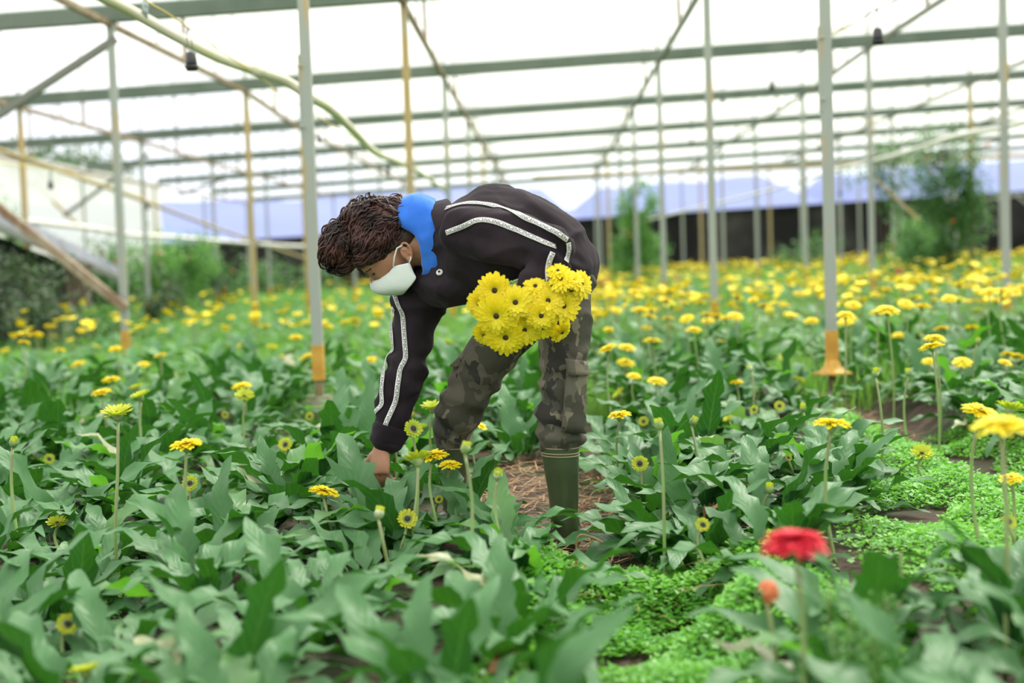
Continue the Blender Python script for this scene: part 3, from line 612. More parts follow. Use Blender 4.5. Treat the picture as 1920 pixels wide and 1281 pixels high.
# blooms, hand and boot that stay in view over the leaves
KEEP = np.array([(px, py, p.y, min(30, s * DIM[t] * FPX / p.y * .5 + 3)) for p, t, l, f, s, px, py in FL if p.y < 8.5] + [(px, py + 26, p.y, 7) for p, t, l, f, s, px, py in FL if p.y < 5.5] + [(1050, 870, 4.6, 26), (1052, 915, 4.6, 20), (995, 880, 5.4, 26), (1000, 930, 5.0, 16), (716, 800, 4.6, 24), (1040, 1030, 4.3, 14), (1563, 690, 8.4, 24), (590, 690, 8.4, 16)])
MV = {}
def hides(me, M):
    if me.name not in MV:
        v = np.empty(len(me.vertices) * 3, dtype=np.float32); me.vertices.foreach_get('co', v); MV[me.name] = v.reshape(-1, 3)
    A3 = np.array(M); w = MV[me.name] @ A3[:3, :3].T + A3[:3, 3] - np.array(CAM)
    f = w @ np.array(FV); ok = f > .3
    px = 960 + FPX * (w @ np.array(RV)) / np.maximum(f, .3); py = 640.5 - FPX * (w @ np.array(TV)) / np.maximum(f, .3)
    near = (px[:, None] - KEEP[None, :, 0]) ** 2 + (py[:, None] - KEEP[None, :, 1]) ** 2 < KEEP[None, :, 3] ** 2
    return bool((near & ok[:, None] & (w[:, 1][:, None] < KEEP[None, :, 2] - .02)).any())
for (x, y, b, row, idx, text) in PLANTS + [(x, y, None, 0, 0, t) for x, y, t in EXTRA]:
    lab = f"gerbera leaf clump, {ordinal(idx)} from front in {('left', 'middle', 'right', 'rightmost')[row]} row, {text}" if b is not None else f'gerbera leaf clump {text}'
    r = thing('gerbera_plant', lab, 'plant', (x, y, ground_z(x, y)), 'gerbera leaf clumps')
    n = 18 if y < 5.2 else 15 if y < 8 else 11; a0 = rng.uniform(0, 6.28)
    for i in range(n):
        kind = 'up' if i < n * .42 else 'mid' if i < n * .78 else 'flat'
        u = rng.random()
        me = BRIGHT[rng.integers(len(BRIGHT))] if u < .10 else PALE[rng.integers(len(PALE))] if u < .118 else LEAVES[kind][rng.integers(6)]
        for attempt in range(5):                             # a leaf that would hide one of the blooms grows another way
            a = a0 + i * 2.4 + rng.normal(0, .25 + .9 * attempt); q_ = rng.uniform(.01, .07)
            s = rng.uniform(.78, 1.18) * (1.0 if y < 8 else 1.12) * (.92 if y < 4.2 else 1) * (1.12 if b is None and 'hand' in text else 1) * .92 ** attempt
            M = Matrix.Translation(Vector((x + q_ * math.cos(a), y + q_ * math.sin(a), ground_z(x, y)))) @ Matrix.LocRotScale(None, Euler((rng.normal(0, .16), rng.normal(0, .1), a)), Vector((s, s, s)))
            if not hides(me, M): break
            me = LEAVES['flat'][rng.integers(6)]
        else: continue
        o = obj('leaf', me, r); o.matrix_basis = Matrix.Translation(-Vector((x, y, ground_z(x, y)))) @ M

# the rest of the crop further back, one mass
def scatter(g, xf):
    """copies of one template, xf: (n, 4, 3): three axis rows and an offset"""
    V, F = g; n = len(xf); out = np.einsum('vk,nkj->nvj', V, xf[:, :3]) + xf[:, 3][:, None, :]
    return out.reshape(-1, 3), (F[None] + (np.arange(n) * len(V))[:, None, None]).reshape(-1, F.shape[1])
def frames(n, az, pitch, roll, s, off):
    ca, sa, cp, sp_ = np.cos(az), np.sin(az), np.cos(pitch), np.sin(pitch)
    X_ = np.stack([ca * cp, sa * cp, sp_], 1); Y_ = np.stack([-sa, ca, 0 * az], 1); Z_ = np.cross(X_, Y_)
    Yr = Y_ * np.cos(roll)[:, None] + Z_ * np.sin(roll)[:, None]; Zr = np.cross(X_, Yr)
    return np.stack([X_ * s[:, None], Yr * s[:, None], Zr * s[:, None], off], 1)
def join(parts):
    Vs, Fs, mi, o = [], [], [], 0
    for k, (v, f) in parts: Vs.append(v); Fs.append(f + o); mi += [k] * len(f); o += len(v)
    return np.concatenate(Vs), np.concatenate(Fs), mi
fp_ = np.array(far_pts); parts = []
for v, (e, c) in enumerate(((70, 70), (52, 62), (35, 50), (20, 40))):
    g = leaf_geo(.36, .062, R(e), R(c), 4, .3, .4, n=5, lat=(-1, 0, 1), sd=v)[:2]
    for rep in range(3):
        n = len(fp_); az = rng.uniform(0, 6.28, n); s = rng.uniform(.8, 1.3, n)
        off = np.stack([fp_[:, 0] + rng.normal(0, .06, n), fp_[:, 1] + rng.normal(0, .06, n), np.full(n, .07)], 1)
        parts.append(((0, 0, 1)[rep] if v < 2 else 0, scatter(g, frames(n, az, rng.normal(0, .12, n), rng.normal(0, .15, n), s, off))))
Vv, Ff, mi = join(parts)
LEAFF = mat('far_gerbera_leaf', (0.045, 0.17, 0.055), (0.09, 0.26, 0.08), scale=2.5, rough=0.45, trans=0.28, tcol=(0.18, 0.45, 0.06))
obj('gerbera_foliage', np_mesh('gerbera_foliage', Vv, Ff, [LEAFF, VLEAFB], mi=mi), label='mass of gerbera leaves covering the far half of the field', cat='foliage', kind='stuff')

# ---- flowers
def petal_ring(n, L, w, el, r0=.004, z0=0.0, droop=.2, jit=.1, seed=1):
    q = random.Random(seed); V = []; F = []
    for i in range(n):
        a = 2 * math.pi * i / n + q.uniform(-jit, jit); e = el + q.uniform(-.12, .12); l = L * q.uniform(.9, 1.06); o = len(V)
        D = Vector((math.cos(a), math.sin(a), 0)); S = Vector((-math.sin(a), math.cos(a), 0)); p = D * r0 + Vector((0, 0, z0))
        for t, ww in ((0, .35), (.4, .9), (.8, 1.0), (1.0, .35)):
            ee = e - droop * t; c = p + D * (l * t * math.cos(ee)) + Vector((0, 0, l * t * math.sin(ee)))
            for s in (-1, 0, 1): V.append(c + S * (s * w * ww * .5) + Vector((0, 0, -.12 * w * (1 - abs(s)) )))
        F += [(o + 3 * k + s, o + 3 * k + 3 + s, o + 3 * k + 4 + s, o + 3 * k + 1 + s) for k in range(3) for s in (0, 1)]
    return V, F
def bloom_mesh(rings, m):
    V, F = [], []
    for k, r in enumerate(rings):
        v, f = petal_ring(**r, seed=k + 3); o = len(V); V += v; F += [tuple(i + o for i in q) for q in f]
    return np_mesh('bloom', [tuple(v) for v in V], F, m)
def open_rings(L=.05): return [dict(n=24, L=L, w=.0145, el=.10, z0=.002), dict(n=22, L=L * .84, w=.0135, el=.26, z0=.004), dict(n=20, L=L * .62, w=.011, el=.42, z0=.006), dict(n=22, L=L * .36, w=.006, el=.6, z0=.006, r0=.006), dict(n=16, L=L * .2, w=.004, el=.9, z0=.006, r0=.007)]
def cup_rings(): return [dict(n=20, L=.040, w=.010, el=.62, z0=0, r0=.010), dict(n=18, L=.036, w=.009, el=.85, z0=.002, r0=.008), dict(n=18, L=.02, w=.006, el=.95, z0=.004, r0=.007)]
def ring_rings(): return [dict(n=24, L=.021, w=.007, el=.55, z0=0, r0=.011), dict(n=22, L=.014, w=.006, el=.8, z0=.002, r0=.011)]
BL = {'open': [bloom_mesh(open_rings(l), YEL) for l in (.046, .050, .054)], 'cup': [bloom_mesh(cup_rings(), YGR)], 'ring': [bloom_mesh(ring_rings(), YGR)], 'red': [bloom_mesh([dict(n=40, L=.055, w=.018, el=.0, z0=.002, droop=.3), dict(n=30, L=.052, w=.015, el=.16, z0=.006, droop=.3), dict(n=30, L=.044, w=.014, el=.30, z0=.009), dict(n=26, L=.034, w=.012, el=.45, z0=.011), dict(n=22, L=.022, w=.009, el=.6, z0=.012)], RED)]}
BL['orange'] = [bloom_mesh([dict(n=20, L=.046, w=.013, el=-.6, z0=0, droop=.5), dict(n=14, L=.04, w=.012, el=-.1, z0=.003, droop=.6)], ORG)]
def dome(name, r, h, m, z=0.0, n=10):
    bm = bmesh.new(); tube(bm, [(0, 0, z), (0, 0, z + h * .6), (0, 0, z + h)], [r, r * .8, r * .3], n); return bm_mesh(name, bm, m)
DISCM = dome('disc', .0095, .010, DISC, .002); DISCR = dome('disc', .0125, .007, DISC, .002); DISCY = dome('disc', .012, .008, RED, .014)
CALM = tube_mesh('calyx', [(0, 0, -.024), (0, 0, -.018), (0, 0, -.006), (0, 0, .003)], [.004, .010, .0145, .016], BUDG, 10)
CALR = tube_mesh('calyx', [(0, 0, -.02), (0, 0, -.012), (0, 0, .0), (0, 0, .006)], [.004, .012, .017, .015], BUDG, 10)
def bud_mesh(m2):
    bm = bmesh.new(); tube(bm, [(0, 0, -.015), (0, 0, -.010), (0, 0, .001), (0, 0, .011), (0, 0, .017)], [.004, .012, .0165, .0145, .007], 12); return bm_mesh('bloom', bm, m2)
BUDM = [bud_mesh(BUDG), bud_mesh(BUDW)]
BUDP = bloom_mesh([dict(n=18, L=.018, w=.007, el=1.2, z0=.008, r0=.012, droop=-.4)], YGR); BUDP.name = 'petal_tips'
STEMS = []
for v in range(6):
    q = random.Random(v + 5); ex, ey = q.uniform(-.03, .03), q.uniform(-.03, .03); bx, by = q.uniform(-.02, .02), q.uniform(-.02, .02)
    P = smooth_path([(0, 0, 0), (bx, by, .35), (ex * .7 + bx, ey * .7 + by, .7), (ex, ey, 1)], 3)
    STEMS.append((tube_mesh('stem', P, [.0050 - .0014 * i / (len(P) - 1) for i in range(len(P))], STEM, 6), Vector((ex, ey, 1))))
ZONES = [(236, 'left of the pale grey post'), (595, 'between pale grey post and near post'), (720, 'just right of the near post'), (1090, "around the farmer's legs"), (1342, 'between farmer and slim post'), (1560, 'between slim post and flared-foot post'), (1890, 'right of the flared-foot post'), (9999, 'at the right edge post')]
# the next nearest blooms, strewn through the beds as the photograph shows: many on the right, fewer on the left
def strewn(n, y0, y1):
    out = []
    while len(out) < n:
        Y = math.sqrt(rng.uniform(y0 * y0, y1 * y1)); px = rng.uniform(-20, 1940)
        dens = 1.0 if px > 1080 else .30 if px < 620 else .42
        if Y > 24 and px < 650: dens = .18
        if rng.random() > dens: continue
        x = (px - 1030) * Y / FPX
        if abs(((x + .58 + .76) % 1.52) - .76) > .62: continue
        if blocked(x, Y, .05): continue
        out.append((x, Y, ground_z(x, Y) + max(.26, rng.normal(.47, .06))))
    return out
for x, Y, z in strewn(172, 9.0, 17.5):
    px, py = to_px((x, Y, z)); FL.append([Vector((x, Y, z)), O if rng.random() < .86 else C, None, None, rng.uniform(.9, 1.1), px, py])
groups = {}
for f in FL:
    if f[2] is None:
        zone = next(t for lim, t in ZONES if f[5] < lim); groups.setdefault((f[1], zone), []).append(f)
for (typ, zone), fs in groups.items():
    fs.sort(key=lambda f: -f[6])
    for i, f in enumerate(fs): f[2] = f"{WHAT[typ][0]}, {ordinal(i + 1)} lowest {zone}" if len(fs) > 1 else f"the only {WHAT[typ][0]} {zone}"
def orient(axis, spin): return axis.to_track_quat('Z', 'Y') @ Matrix.Rotation(spin, 3, 'Z').to_quaternion()
GRP = {'open': 'yellow gerberas standing in the beds', 'cup': 'half-open gerberas in the beds', 'ring': 'young gerberas with a dark eye', 'bud': 'gerbera buds', 'budw': 'gerbera buds', 'red': None, 'orange': None}
def build_flower(p, typ, lab, s, cat, axis=None, group=None):
    sm, tip = STEMS[rng.integers(6)]; gz = ground_z(p.x, p.y); h = p.z - gz - .012 * s
    base = Vector((p.x - tip.x * 1.2 + rng.normal(0, .01), p.y - tip.y * 1.2, gz))
    r = thing('gerbera_bud' if typ in ('bud', 'budw') else 'gerbera_flower', lab, cat, base, group)
    st = obj('stem', sm, r); st.scale = (1.2, 1.2, h)
    if axis is None:
        to_cam = (CAM - p).normalized()
        if typ == 'ring': axis = to_cam * .9 + Vector((rng.normal(0, .35), 0, .35))
        elif typ in ('cup', 'bud', 'budw'): axis = Vector((rng.normal(0, .35), rng.normal(-.1, .3), 1))
        else: axis = Vector((rng.normal(0, .16), rng.normal(-.12, .16), 1))
    me = (BUDM[0] if typ == 'bud' else BUDM[1]) if typ in ('bud', 'budw') else BL[typ][rng.integers(len(BL[typ]))]
    bl = obj('bloom', me, r, Vector((tip.x * 1.2, tip.y * 1.2, h)) + axis.normalized() * .012 * s); bl.rotation_mode = 'QUATERNION'; bl.rotation_quaternion = orient(axis.normalized(), rng.uniform(0, 6)); bl.scale = (s, s, s)
    if typ in ('bud', 'budw'): obj('petal_tips', BUDP, bl)
    else:
        obj('disc', DISCR if typ == 'ring' else DISCY if typ == 'red' else DISCM, bl); obj('calyx', CALR if typ in ('ring', 'cup') else CALM, bl)
    return r
for p, typ, lab, face, s, px, py in FL:
    ax = None
    if px == 1434: ax = Vector((-1, -.3, -.15))
    if px == 1507: ax = Vector((.03, .10, 1))
    if typ in ('bud', 'budw'): s *= .85
    build_flower(p, typ, lab, s, WHAT[typ][1], ax, GRP[typ])
print('flowers', len(FL))

# distant blooms, one mass
n = 1500; pts = np.array(strewn(n, 17.2, 49) + strewn(300, 11, 17.2)); m_ = len(pts)
a = np.linspace(0, 2 * np.pi, 13)[:-1]
fv = [(0, 0, .012)] + [(.052 * math.cos(q) * (1 if i % 2 else .82), .052 * math.sin(q) * (1 if i % 2 else .82), .016 + .006 * (i % 2)) for i, q in enumerate(a)] + [(0, 0, -.012)]
ff = [(0, 1 + i, 1 + (i + 1) % 12) for i in range(12)] + [(13, 1 + (i + 1) % 12, 1 + i) for i in range(12)]
axz = rng.uniform(0, 6.28, m_)
heads = scatter((np.array(fv), np.array(ff)), frames(m_, axz, rng.normal(0, .25, m_), rng.normal(0, .25, m_), rng.uniform(.9, 1.25, m_), pts))
sv = [(.004, 0, 0), (-.002, .0035, 0), (-.002, -.0035, 0), (.004, 0, -.45), (-.002, .0035, -.45), (-.002, -.0035, -.45)]
sf = [(0, 1, 4), (0, 4, 3), (1, 2, 5), (1, 5, 4), (2, 0, 3), (2, 3, 5)]
stems_ = scatter((np.array(sv), np.array(sf)), frames(m_, axz, np.zeros(m_), np.zeros(m_), np.ones(m_), pts))
Vv, Ff, mi = join([(0, heads), (1, stems_)])
obj('distant_gerberas', np_mesh('distant_gerberas', Vv, Ff, [YEL, STEM], smooth=False, mi=mi), label='mass of distant yellow gerberas filling the far end of the field', cat='flowers', kind='stuff')

# ---- grass in the far paths, groundcover, straw
def quads(name, P, D, Wv, m):
    """one bent strip per blade: P base, D tip vector, Wv half-width vector"""
    n = len(P); mid = P + D * .55 + np.array([0, 0, .05]) * np.linalg.norm(D, axis=1)[:, None]
    V = np.stack([P - Wv, P + Wv, mid + Wv * .8, mid - Wv * .8, P + D], 1).reshape(-1, 3); b = np.arange(n)[:, None] * 5
    return np_mesh(name, V, np.concatenate([b + [0, 1, 2], b + [0, 2, 3], b + [3, 2, 4]], 0), m, smooth=False)
def grass(name, lab, n, y0, y1, near_path, ln):
    P = []
    while len(P) < n:
        Y = math.sqrt(rng.uniform(y0 * y0, y1 * y1)); px = rng.uniform(-30, 1950); x = (px - 1030) * Y / FPX
        d = abs(((x - .18 + .76) % 1.52) - .76)
        if d > near_path: continue
        if noise.noise(Vector((x * 1.5, Y * .6, 4))) < -.25: continue
        P.append((x, Y, ground_z(x, Y)))
    P = np.array(P); k = len(P); a = rng.uniform(0, 6.28, k); l = ln * rng.uniform(.5, 1.3, k); e = rng.uniform(.7, 1.4, k)
    D = np.stack([np.cos(a) * np.cos(e), np.sin(a) * np.cos(e), np.sin(e)], 1) * l[:, None]; Wv = np.stack([-np.sin(a), np.cos(a), 0 * a], 1) * (.004 + .00018 * P[:, 1:2])
    obj(name, quads(name, P, D, Wv, GRASSM), label=lab, cat='grass', kind='stuff')
grass('grass', 'bright grass growing in the paths behind the farmer', 30000, 8.2, 24, .36, .26)
grass('grass', 'grass and weeds in the far paths', 22000, 24, 49, .6, .4)
def cover(name, lab, rects, dens, size, m, hmax=.09):
    P = []
    for (x0, x1, y0, y1) in rects:
        for _ in range(int((x1 - x0) * (y1 - y0) * dens)):
            x, y = rng.uniform(x0, x1), rng.uniform(y0, y1); e = min(x - x0, x1 - x, .25) / .25
            nz_ = noise.noise(Vector((x * 3.2, y * 3.2, 7)))
            if rng.random() > e + .15 or nz_ < -.28 - .1 * e: continue
            P.append((x, y, ground_z(x, y) + max(.004, (hmax * (.55 + .9 * nz_)) * rng.uniform(.55, 1.05))))
    P = np.array(P); k = len(P); a = rng.uniform(0, 6.28, k); e = rng.normal(.15, .35, k); l = size * rng.uniform(.6, 1.3, k)
    D = np.stack([np.cos(a) * np.cos(e), np.sin(a) * np.cos(e), np.sin(e)], 1) * l[:, None]; S = np.stack([-np.sin(a), np.cos(a), rng.normal(0, .25, k)], 1) * (l * .36)[:, None]
    V = np.stack([P, P + D * .5 + S, P + D, P + D * .5 - S], 1).reshape(-1, 3); b = np.arange(k)[:, None] * 4
    obj(name, np_mesh(name, V, np.concatenate([b + [0, 1, 2], b + [0, 2, 3]], 0), m, smooth=False), label=lab, cat='groundcover', kind='stuff')
cover('groundcover', 'bright green low groundcover along the path in front of the boot', [(-.22, .72, 2.3, 4.3)], 19000, .021, CLOVER, .11)
cover('groundcover', 'bright carpet of tiny leaves at the right in front of the flared-foot post', [(.92, 2.2, 4.3, 6.9), (.78, 2.2, 3.5, 4.3)], 15000, .019, CLOVER, .08)
cover('groundcover', 'bright groundcover around the foot of the near post', [(-1.6, -1.05, 5.6, 10.5)], 6000, .026, CLOVER, .08)
cover('groundcover', 'low weeds greening the path beside the near bed on the left', [(-1.5, -1.2, 2.6, 5.6)], 5000, .02, CLOVER, .05)
P = []
for x0, x1, y0, y1, n in ((-.3, .42, 4.5, 6.6, 1500), (-.1, .6, 3.7, 4.6, 320), (1.3, 1.75, 6.6, 9.4, 900)):
    for _ in range(n): x, y = rng.uniform(x0, x1), rng.uniform(y0, y1); P.append((x, y, ground_z(x, y) + rng.uniform(.004, .035)))
P = np.array(P); k = len(P); a = rng.uniform(0, 6.28, k); l = rng.uniform(.05, .2, k)
D = np.stack([np.cos(a), np.sin(a), rng.normal(0, .08, k)], 1) * l[:, None]; Wv = np.stack([-np.sin(a), np.cos(a), 0 * a], 1) * .003
obj('straw_mulch', quads('straw_mulch', P, D, Wv, STRAW), label='dry straw and plant litter trodden into the paths', cat='straw', kind='stuff')
def dryleaf(px, py, Y, ax, lab):
    g = leaf_geo(.16, .03, R(40), R(150), 2, .4, .6, .8, n=9, sd=int(px)); p = at(px, py, Y)
    o = obj('dry_leaf', np_mesh('dry_leaf', g[0], g[1], LEAFD, attr=g[2]), loc=p, label=lab, cat='dry leaf'); o.rotation_euler = (0.2, 0, ax); o.scale = (.7, .7, .7)
dryleaf(1078, 1078, 4.0, 1.2, 'brown dead leaf on the path below the boot')
dryleaf(1398, 925, 4.6, .4, 'curled brown leaf among green leaves left of the bright groundcover')
dryleaf(1340, 960, 4.3, 1.5, 'upright dried brown leaf stub between gerbera clumps')
dryleaf(660, 1110, 2.9, 1.7, 'dried brown leaf among the front leaves below the dark-eyed bloom')
dryleaf(900, 1272, 2.75, .2, 'broad dead brown leaf at the bottom edge of the picture')
dryleaf(980, 1245, 2.8, 2.2, 'small pinkish-brown dead leaf near the bottom edge')
pipe('straw_stalk', [(1080, 1062, 4.1), (1081, 1020, 4.1), (1088, 1004, 4.1), (1110, 1008, 4.1), (1130, 1018, 4.1)], .003, STRAW, 'single bent straw stalk arching over the path by the boot', 'straw stalk', n=5)
WEED = 'feathery weeds in front of the red gerbera'
for i, (px, py, Y) in enumerate(((1590, 1085, 2.6), (1625, 1060, 2.7), (1655, 1050, 2.75), (1560, 1130, 2.5), (1690, 1010, 3.1), (1640, 1120, 2.5), (1550, 1075, 2.8))):
    p = at(px, py, Y); foliage_plant('feathery_weed', f'slim feathery green weed right of the red gerbera, {ordinal(i + 1)} of seven', 'weed', p.x, Y, ground_z(p.x, Y), [(0, .12, .022, .13), (.01, .2, .015, .1)], 170, .016, VLEAFB, WEED, 1, 0, .003)

# ================================================================ the farmer
PD = 4.7; S_ = FPX / PD                                    # pixels per metre at his depth
def P(px, py, dy=0.0): return at(px, py, PD + dy)
m_ = lambda px: px / S_
JACKET = mat('black_jacket_cloth', (0.015, 0.0115, 0.0145), (0.032, 0.024, 0.030), scale=5, rough=0.9, spec=0.12, sheen=0.04, bump=0.55, bscale=9)
HOOD = mat('blue_hood_cloth', (0.03, 0.15, 0.62), (0.04, 0.19, 0.72), scale=8, rough=0.85, spec=0.2, sheen=0.3, bump=0.15, bscale=30)
SKIN = mat('skin', (0.42, 0.22, 0.13), (0.36, 0.17, 0.10), scale=9, rough=0.5, spec=0.35)
HAIR = mat('dark_brown_hair', (0.018, 0.0065, 0.006), (0.060, 0.021, 0.016), scale=14, rough=0.42, spec=0.4)
FADE = mat('shaved_nape_hair', (0.05, 0.028, 0.02), rough=0.8)
MASKM = mat('white_mask_cloth', (0.74, 0.80, 0.76), rough=0.8, bump=0.08, bscale=60)
TAPE = mat('white_tape', (0.74, 0.74, 0.72), rough=0.7)
INK = mat('black_print', (0.02, 0.02, 0.02), rough=0.7)
BOOT = mat('olive_rubber', (0.045, 0.065, 0.03), (0.06, 0.075, 0.035), scale=4, rough=0.28, spec=0.6, coat=0.3)
BOOTR = mat('tan_rubber_trim', (0.26, 0.22, 0.12), rough=0.5)
EYED = mat('eye_dark', (0.02, 0.014, 0.01), rough=0.3)
CAMO = bpy.data.materials.new('camouflage_cloth'); CAMO.use_nodes = True
t_ = CAMO.node_tree; N = t_.nodes; L = t_.links; b_ = N['Principled BSDF']; b_.inputs['Roughness'].default_value = .9; b_.inputs['Specular IOR Level'].default_value = .2
co = N.new('ShaderNodeTexCoord'); prev = None
for i, (sc, col, lim) in enumerate(((6.5, (0.115, 0.105, 0.078), None), (7.0, (0.068, 0.065, 0.049), .49), (8.5, (0.185, 0.165, 0.12), .58), (9.0, (0.040, 0.037, 0.033), .60))):
    if lim is None: prev = col; continue
    mp = N.new('ShaderNodeMapping'); mp.inputs['Location'].default_value = (i * 3.1, i * 1.7, i * 5.3); mp.inputs['Scale'].default_value = (1, 1, .8); L.new(co.outputs['Object'], mp.inputs[0])
    nz = N.new('ShaderNodeTexNoise'); nz.inputs['Scale'].default_value = sc; nz.inputs['Detail'].default_value = 3; nz.inputs['Roughness'].default_value = .62; L.new(mp.outputs[0], nz.inputs['Vector'])
    gt = N.new('ShaderNodeMath'); gt.operation = 'GREATER_THAN'; gt.inputs[1].default_value = lim; L.new(nz.outputs['Fac'], gt.inputs[0])
    mx = N.new('ShaderNodeMix'); mx.data_type = 'RGBA'; L.new(gt.outputs[0], mx.inputs[0]); mx.inputs[7].default_value = (*col, 1)
    if isinstance(prev, tuple): mx.inputs[6].default_value = (*prev, 1)
    else: L.new(prev, mx.inputs[6])
    prev = mx.outputs[2]
L.new(prev, b_.inputs['Base Color'])
nz = N.new('ShaderNodeTexNoise'); nz.inputs['Scale'].default_value = 18; L.new(co.outputs['Object'], nz.inputs['Vector'])
bp = N.new('ShaderNodeBump'); bp.inputs['Strength'].default_value = .3; bp.inputs['Distance'].default_value = .02; L.new(nz.outputs['Fac'], bp.inputs['Height']); L.new(bp.outputs[0], b_.inputs['Normal'])

pbase = Vector((0.0, PD, 0.0))
person = thing('person', 'person in black jacket, camouflage trousers and face mask, bending to pick gerberas', 'person', pbase)
def part(name, me, label=None, parent=None):
    o = obj(name, me, parent or person, None if parent else -pbase, label); return o      # meshes are made in world coordinates
YAX = Vector((0, 1, 0))
def limb(bm, rows, n=20):
    """rows: (px, py, dy, half-thickness px in the picture plane, half-depth px)"""
    pts = [P(r[0], r[1], r[2]) for r in rows]; rad = [(m_(r[3]), m_(r[4])) for r in rows]; T0 = (pts[1] - pts[0]).normalized(); T1 = (pts[-1] - pts[-2]).normalized()
    e0, e1 = min(rad[0]) * .5, min(rad[-1]) * .5
    pp = [pts[0] - T0 * e0] + pts + [pts[-1] + T1 * e1]; rr = [(rad[0][0] * .6, rad[0][1] * .6)] + rad + [(rad[-1][0] * .6, rad[-1][1] * .6)]
    k = 4; sp_ = smooth_path(pp, k); sr = []
    for i in range(len(sp_)):
        t = i / k; j = min(int(t), len(rr) - 2); f = t - j; f = f * f * (3 - 2 * f); sr.append((rr[j][0] * (1 - f) + rr[j + 1][0] * f, rr[j][1] * (1 - f) + rr[j + 1][1] * f))
    tube(bm, sp_, sr, n, side=YAX)
def wrinkle(me, fn, amp):
    """push vertices along their normals by fn(position)"""
    co_ = [v.co.copy() for v in me.vertices]; no_ = [v.normal.copy() for v in me.vertices]
    for v, c, n in zip(me.vertices, co_, no_): v.co = c + n * (amp * fn(c))
    me.update()

# ---- head frame: O the near ear, F the way the face looks, U towards the crown, both in pixels
EO = (756, 474)
def HP(f, u, s=0.0): return P(EO[0] - .78 * f - .62 * u, EO[1] + .62 * f - .78 * u, s / S_)      # s: pixels, negative is nearer
Fv = (HP(1, 0) - HP(0, 0)).normalized(); Uv = (HP(0, 1) - HP(0, 0)).normalized()
def hell(bm, f, u, s, rf, ru, rs, sub=3): ellipsoid(bm, HP(f, u, s), (Fv * m_(rf), Uv * m_(ru), YAX * m_(rs)), sub)

# ---- hands
def hand(bm, wrist, d, pn, size=1.0, curl=(.35, .5, .4), thumb_side=1):
    """d: finger direction, pn: back-of-hand normal; palm flattened, four fingers and a thumb from the side"""
    d = d.normalized(); pn = (pn - d * pn.dot(d)).normalized(); sd_ = d.cross(pn).normalized() * thumb_side
    s = size; pl = .092 * s
    tube(bm, [wrist - d * .03 * s, wrist, wrist + d * .03 * s, wrist + d * .065 * s, wrist + d * pl], [(.019 * s, .026 * s), (.018 * s, .028 * s), (.017 * s, .037 * s), (.015 * s, .041 * s), (.011 * s, .038 * s)], 14, side=sd_)
    for i, (off, ln, r) in enumerate(((.030, .078, .0088), (.010, .086, .0092), (-.010, .080, .0088), (-.029, .062, .0078))):
        p = wrist + d * (pl - .012) * s + sd_ * off * s; dd = d.copy(); pts = [p]; ax = sd_ * thumb_side
        for k, (seg, c) in enumerate(zip((.42, .32, .26), curl)):
            dd = Matrix.Rotation(c * (1 + .1 * i), 3, ax if (Matrix.Rotation(.1, 3, ax) @ dd).dot(pn) < dd.dot(pn) else -ax) @ dd
            p = p + dd * ln * seg * s; pts.append(p)
        tube(bm, smooth_path(pts, 3), [r * s * (1 - .028 * q) for q in range(10)], 8)
    p = wrist + d * .022 * s + sd_ * .030 * s; dd = (d * .75 + sd_ * .8 - pn * .15).normalized(); pts = [p - sd_ * .012 * s, p]
    for ln, k in ((.036, .0), (.030, .25), (.025, .3)):
        dd = (dd + d * k - pn * k * .8).normalized(); p = p + dd * ln * s; pts.append(p)
    tube(bm, smooth_path(pts, 3), [.0115 * s] * 5 + [.0098 * s] * 4 + [.0085 * s] * 4, 8)

# ---- body: head, neck, hands and the limbs under the clothes, one surface
bm = bmesh.new()
hell(bm, 8, 40, 22, 66, 56, 46); hell(bm, 30, 10, 22, 46, 50, 40); hell(bm, 36, -26, 22, 34, 30, 31); hell(bm, 58, 24, 22, 24, 28, 34); hell(bm, 72, 15, 22, 8, 6, 26, 2)
tube(bm, [HP(68, 6, 22), HP(76, -6, 22), HP(82, -16, 22), HP(70, -20, 22)], [m_(5), m_(6.5), m_(8.5), m_(5)], 10)
hell(bm, 66, -34, 22, 7, 4, 13, 2); hell(bm, 52, -44, 22, 14, 11, 16, 2)
limb(bm, [(768, 462, .04, 38, 36), (795, 460, .03, 40, 38), (835, 456, .02, 52, 60), (880, 455, 0, 80, 100)])
limb(bm, [(880, 455, 0, 80, 105), (960, 465, 0, 84, 95), (1045, 505, 0, 66, 88)])
limb(bm, [(892, 448, -.10, 30, 30), (950, 446, -.22, 27, 27), (1034, 460, -.28, 22, 22)]); limb(bm, [(1034, 462, -.28, 22, 22), (1018, 505, -.31, 17, 17), (985, 536, -.325, 13, 13), (975, 540, -.33, 13, 13)])
limb(bm, [(800, 520, .16, 30, 34), (770, 640, .14, 28, 28), (750, 700, .10, 24, 24), (728, 790, .06, 18, 18), (716, 836, .04, 15, 15)])
limb(bm, [(1045, 530, -.08, 46, 46), (1058, 640, -.11, 36, 36), (1055, 740, -.12, 30, 30), (1054, 850, -.10, 26, 26), (1062, 990, -.08, 20, 20)])
limb(bm, [(1015, 545, .09, 46, 46), (920, 665, .13, 38, 38), (866, 760, .19, 30, 30), (850, 850, .26, 25, 25), (856, 960, .28, 19, 19)])
hand(bm, P(714, 838, .03), P(712, 900, .0) - P(714, 838, .03), Vector((-.4, -.8, .2)), 1.0, (.45, .55, .4), 1)
hand(bm, P(978, 538, -.335), P(940, 556, -.36) - P(978, 538, -.335), Vector((0, -.6, .8)), 1.0, (.8, .9, .6), 1)
body = remesh(bm, .0055, 2); body.materials.append(SKIN); part('body', body)
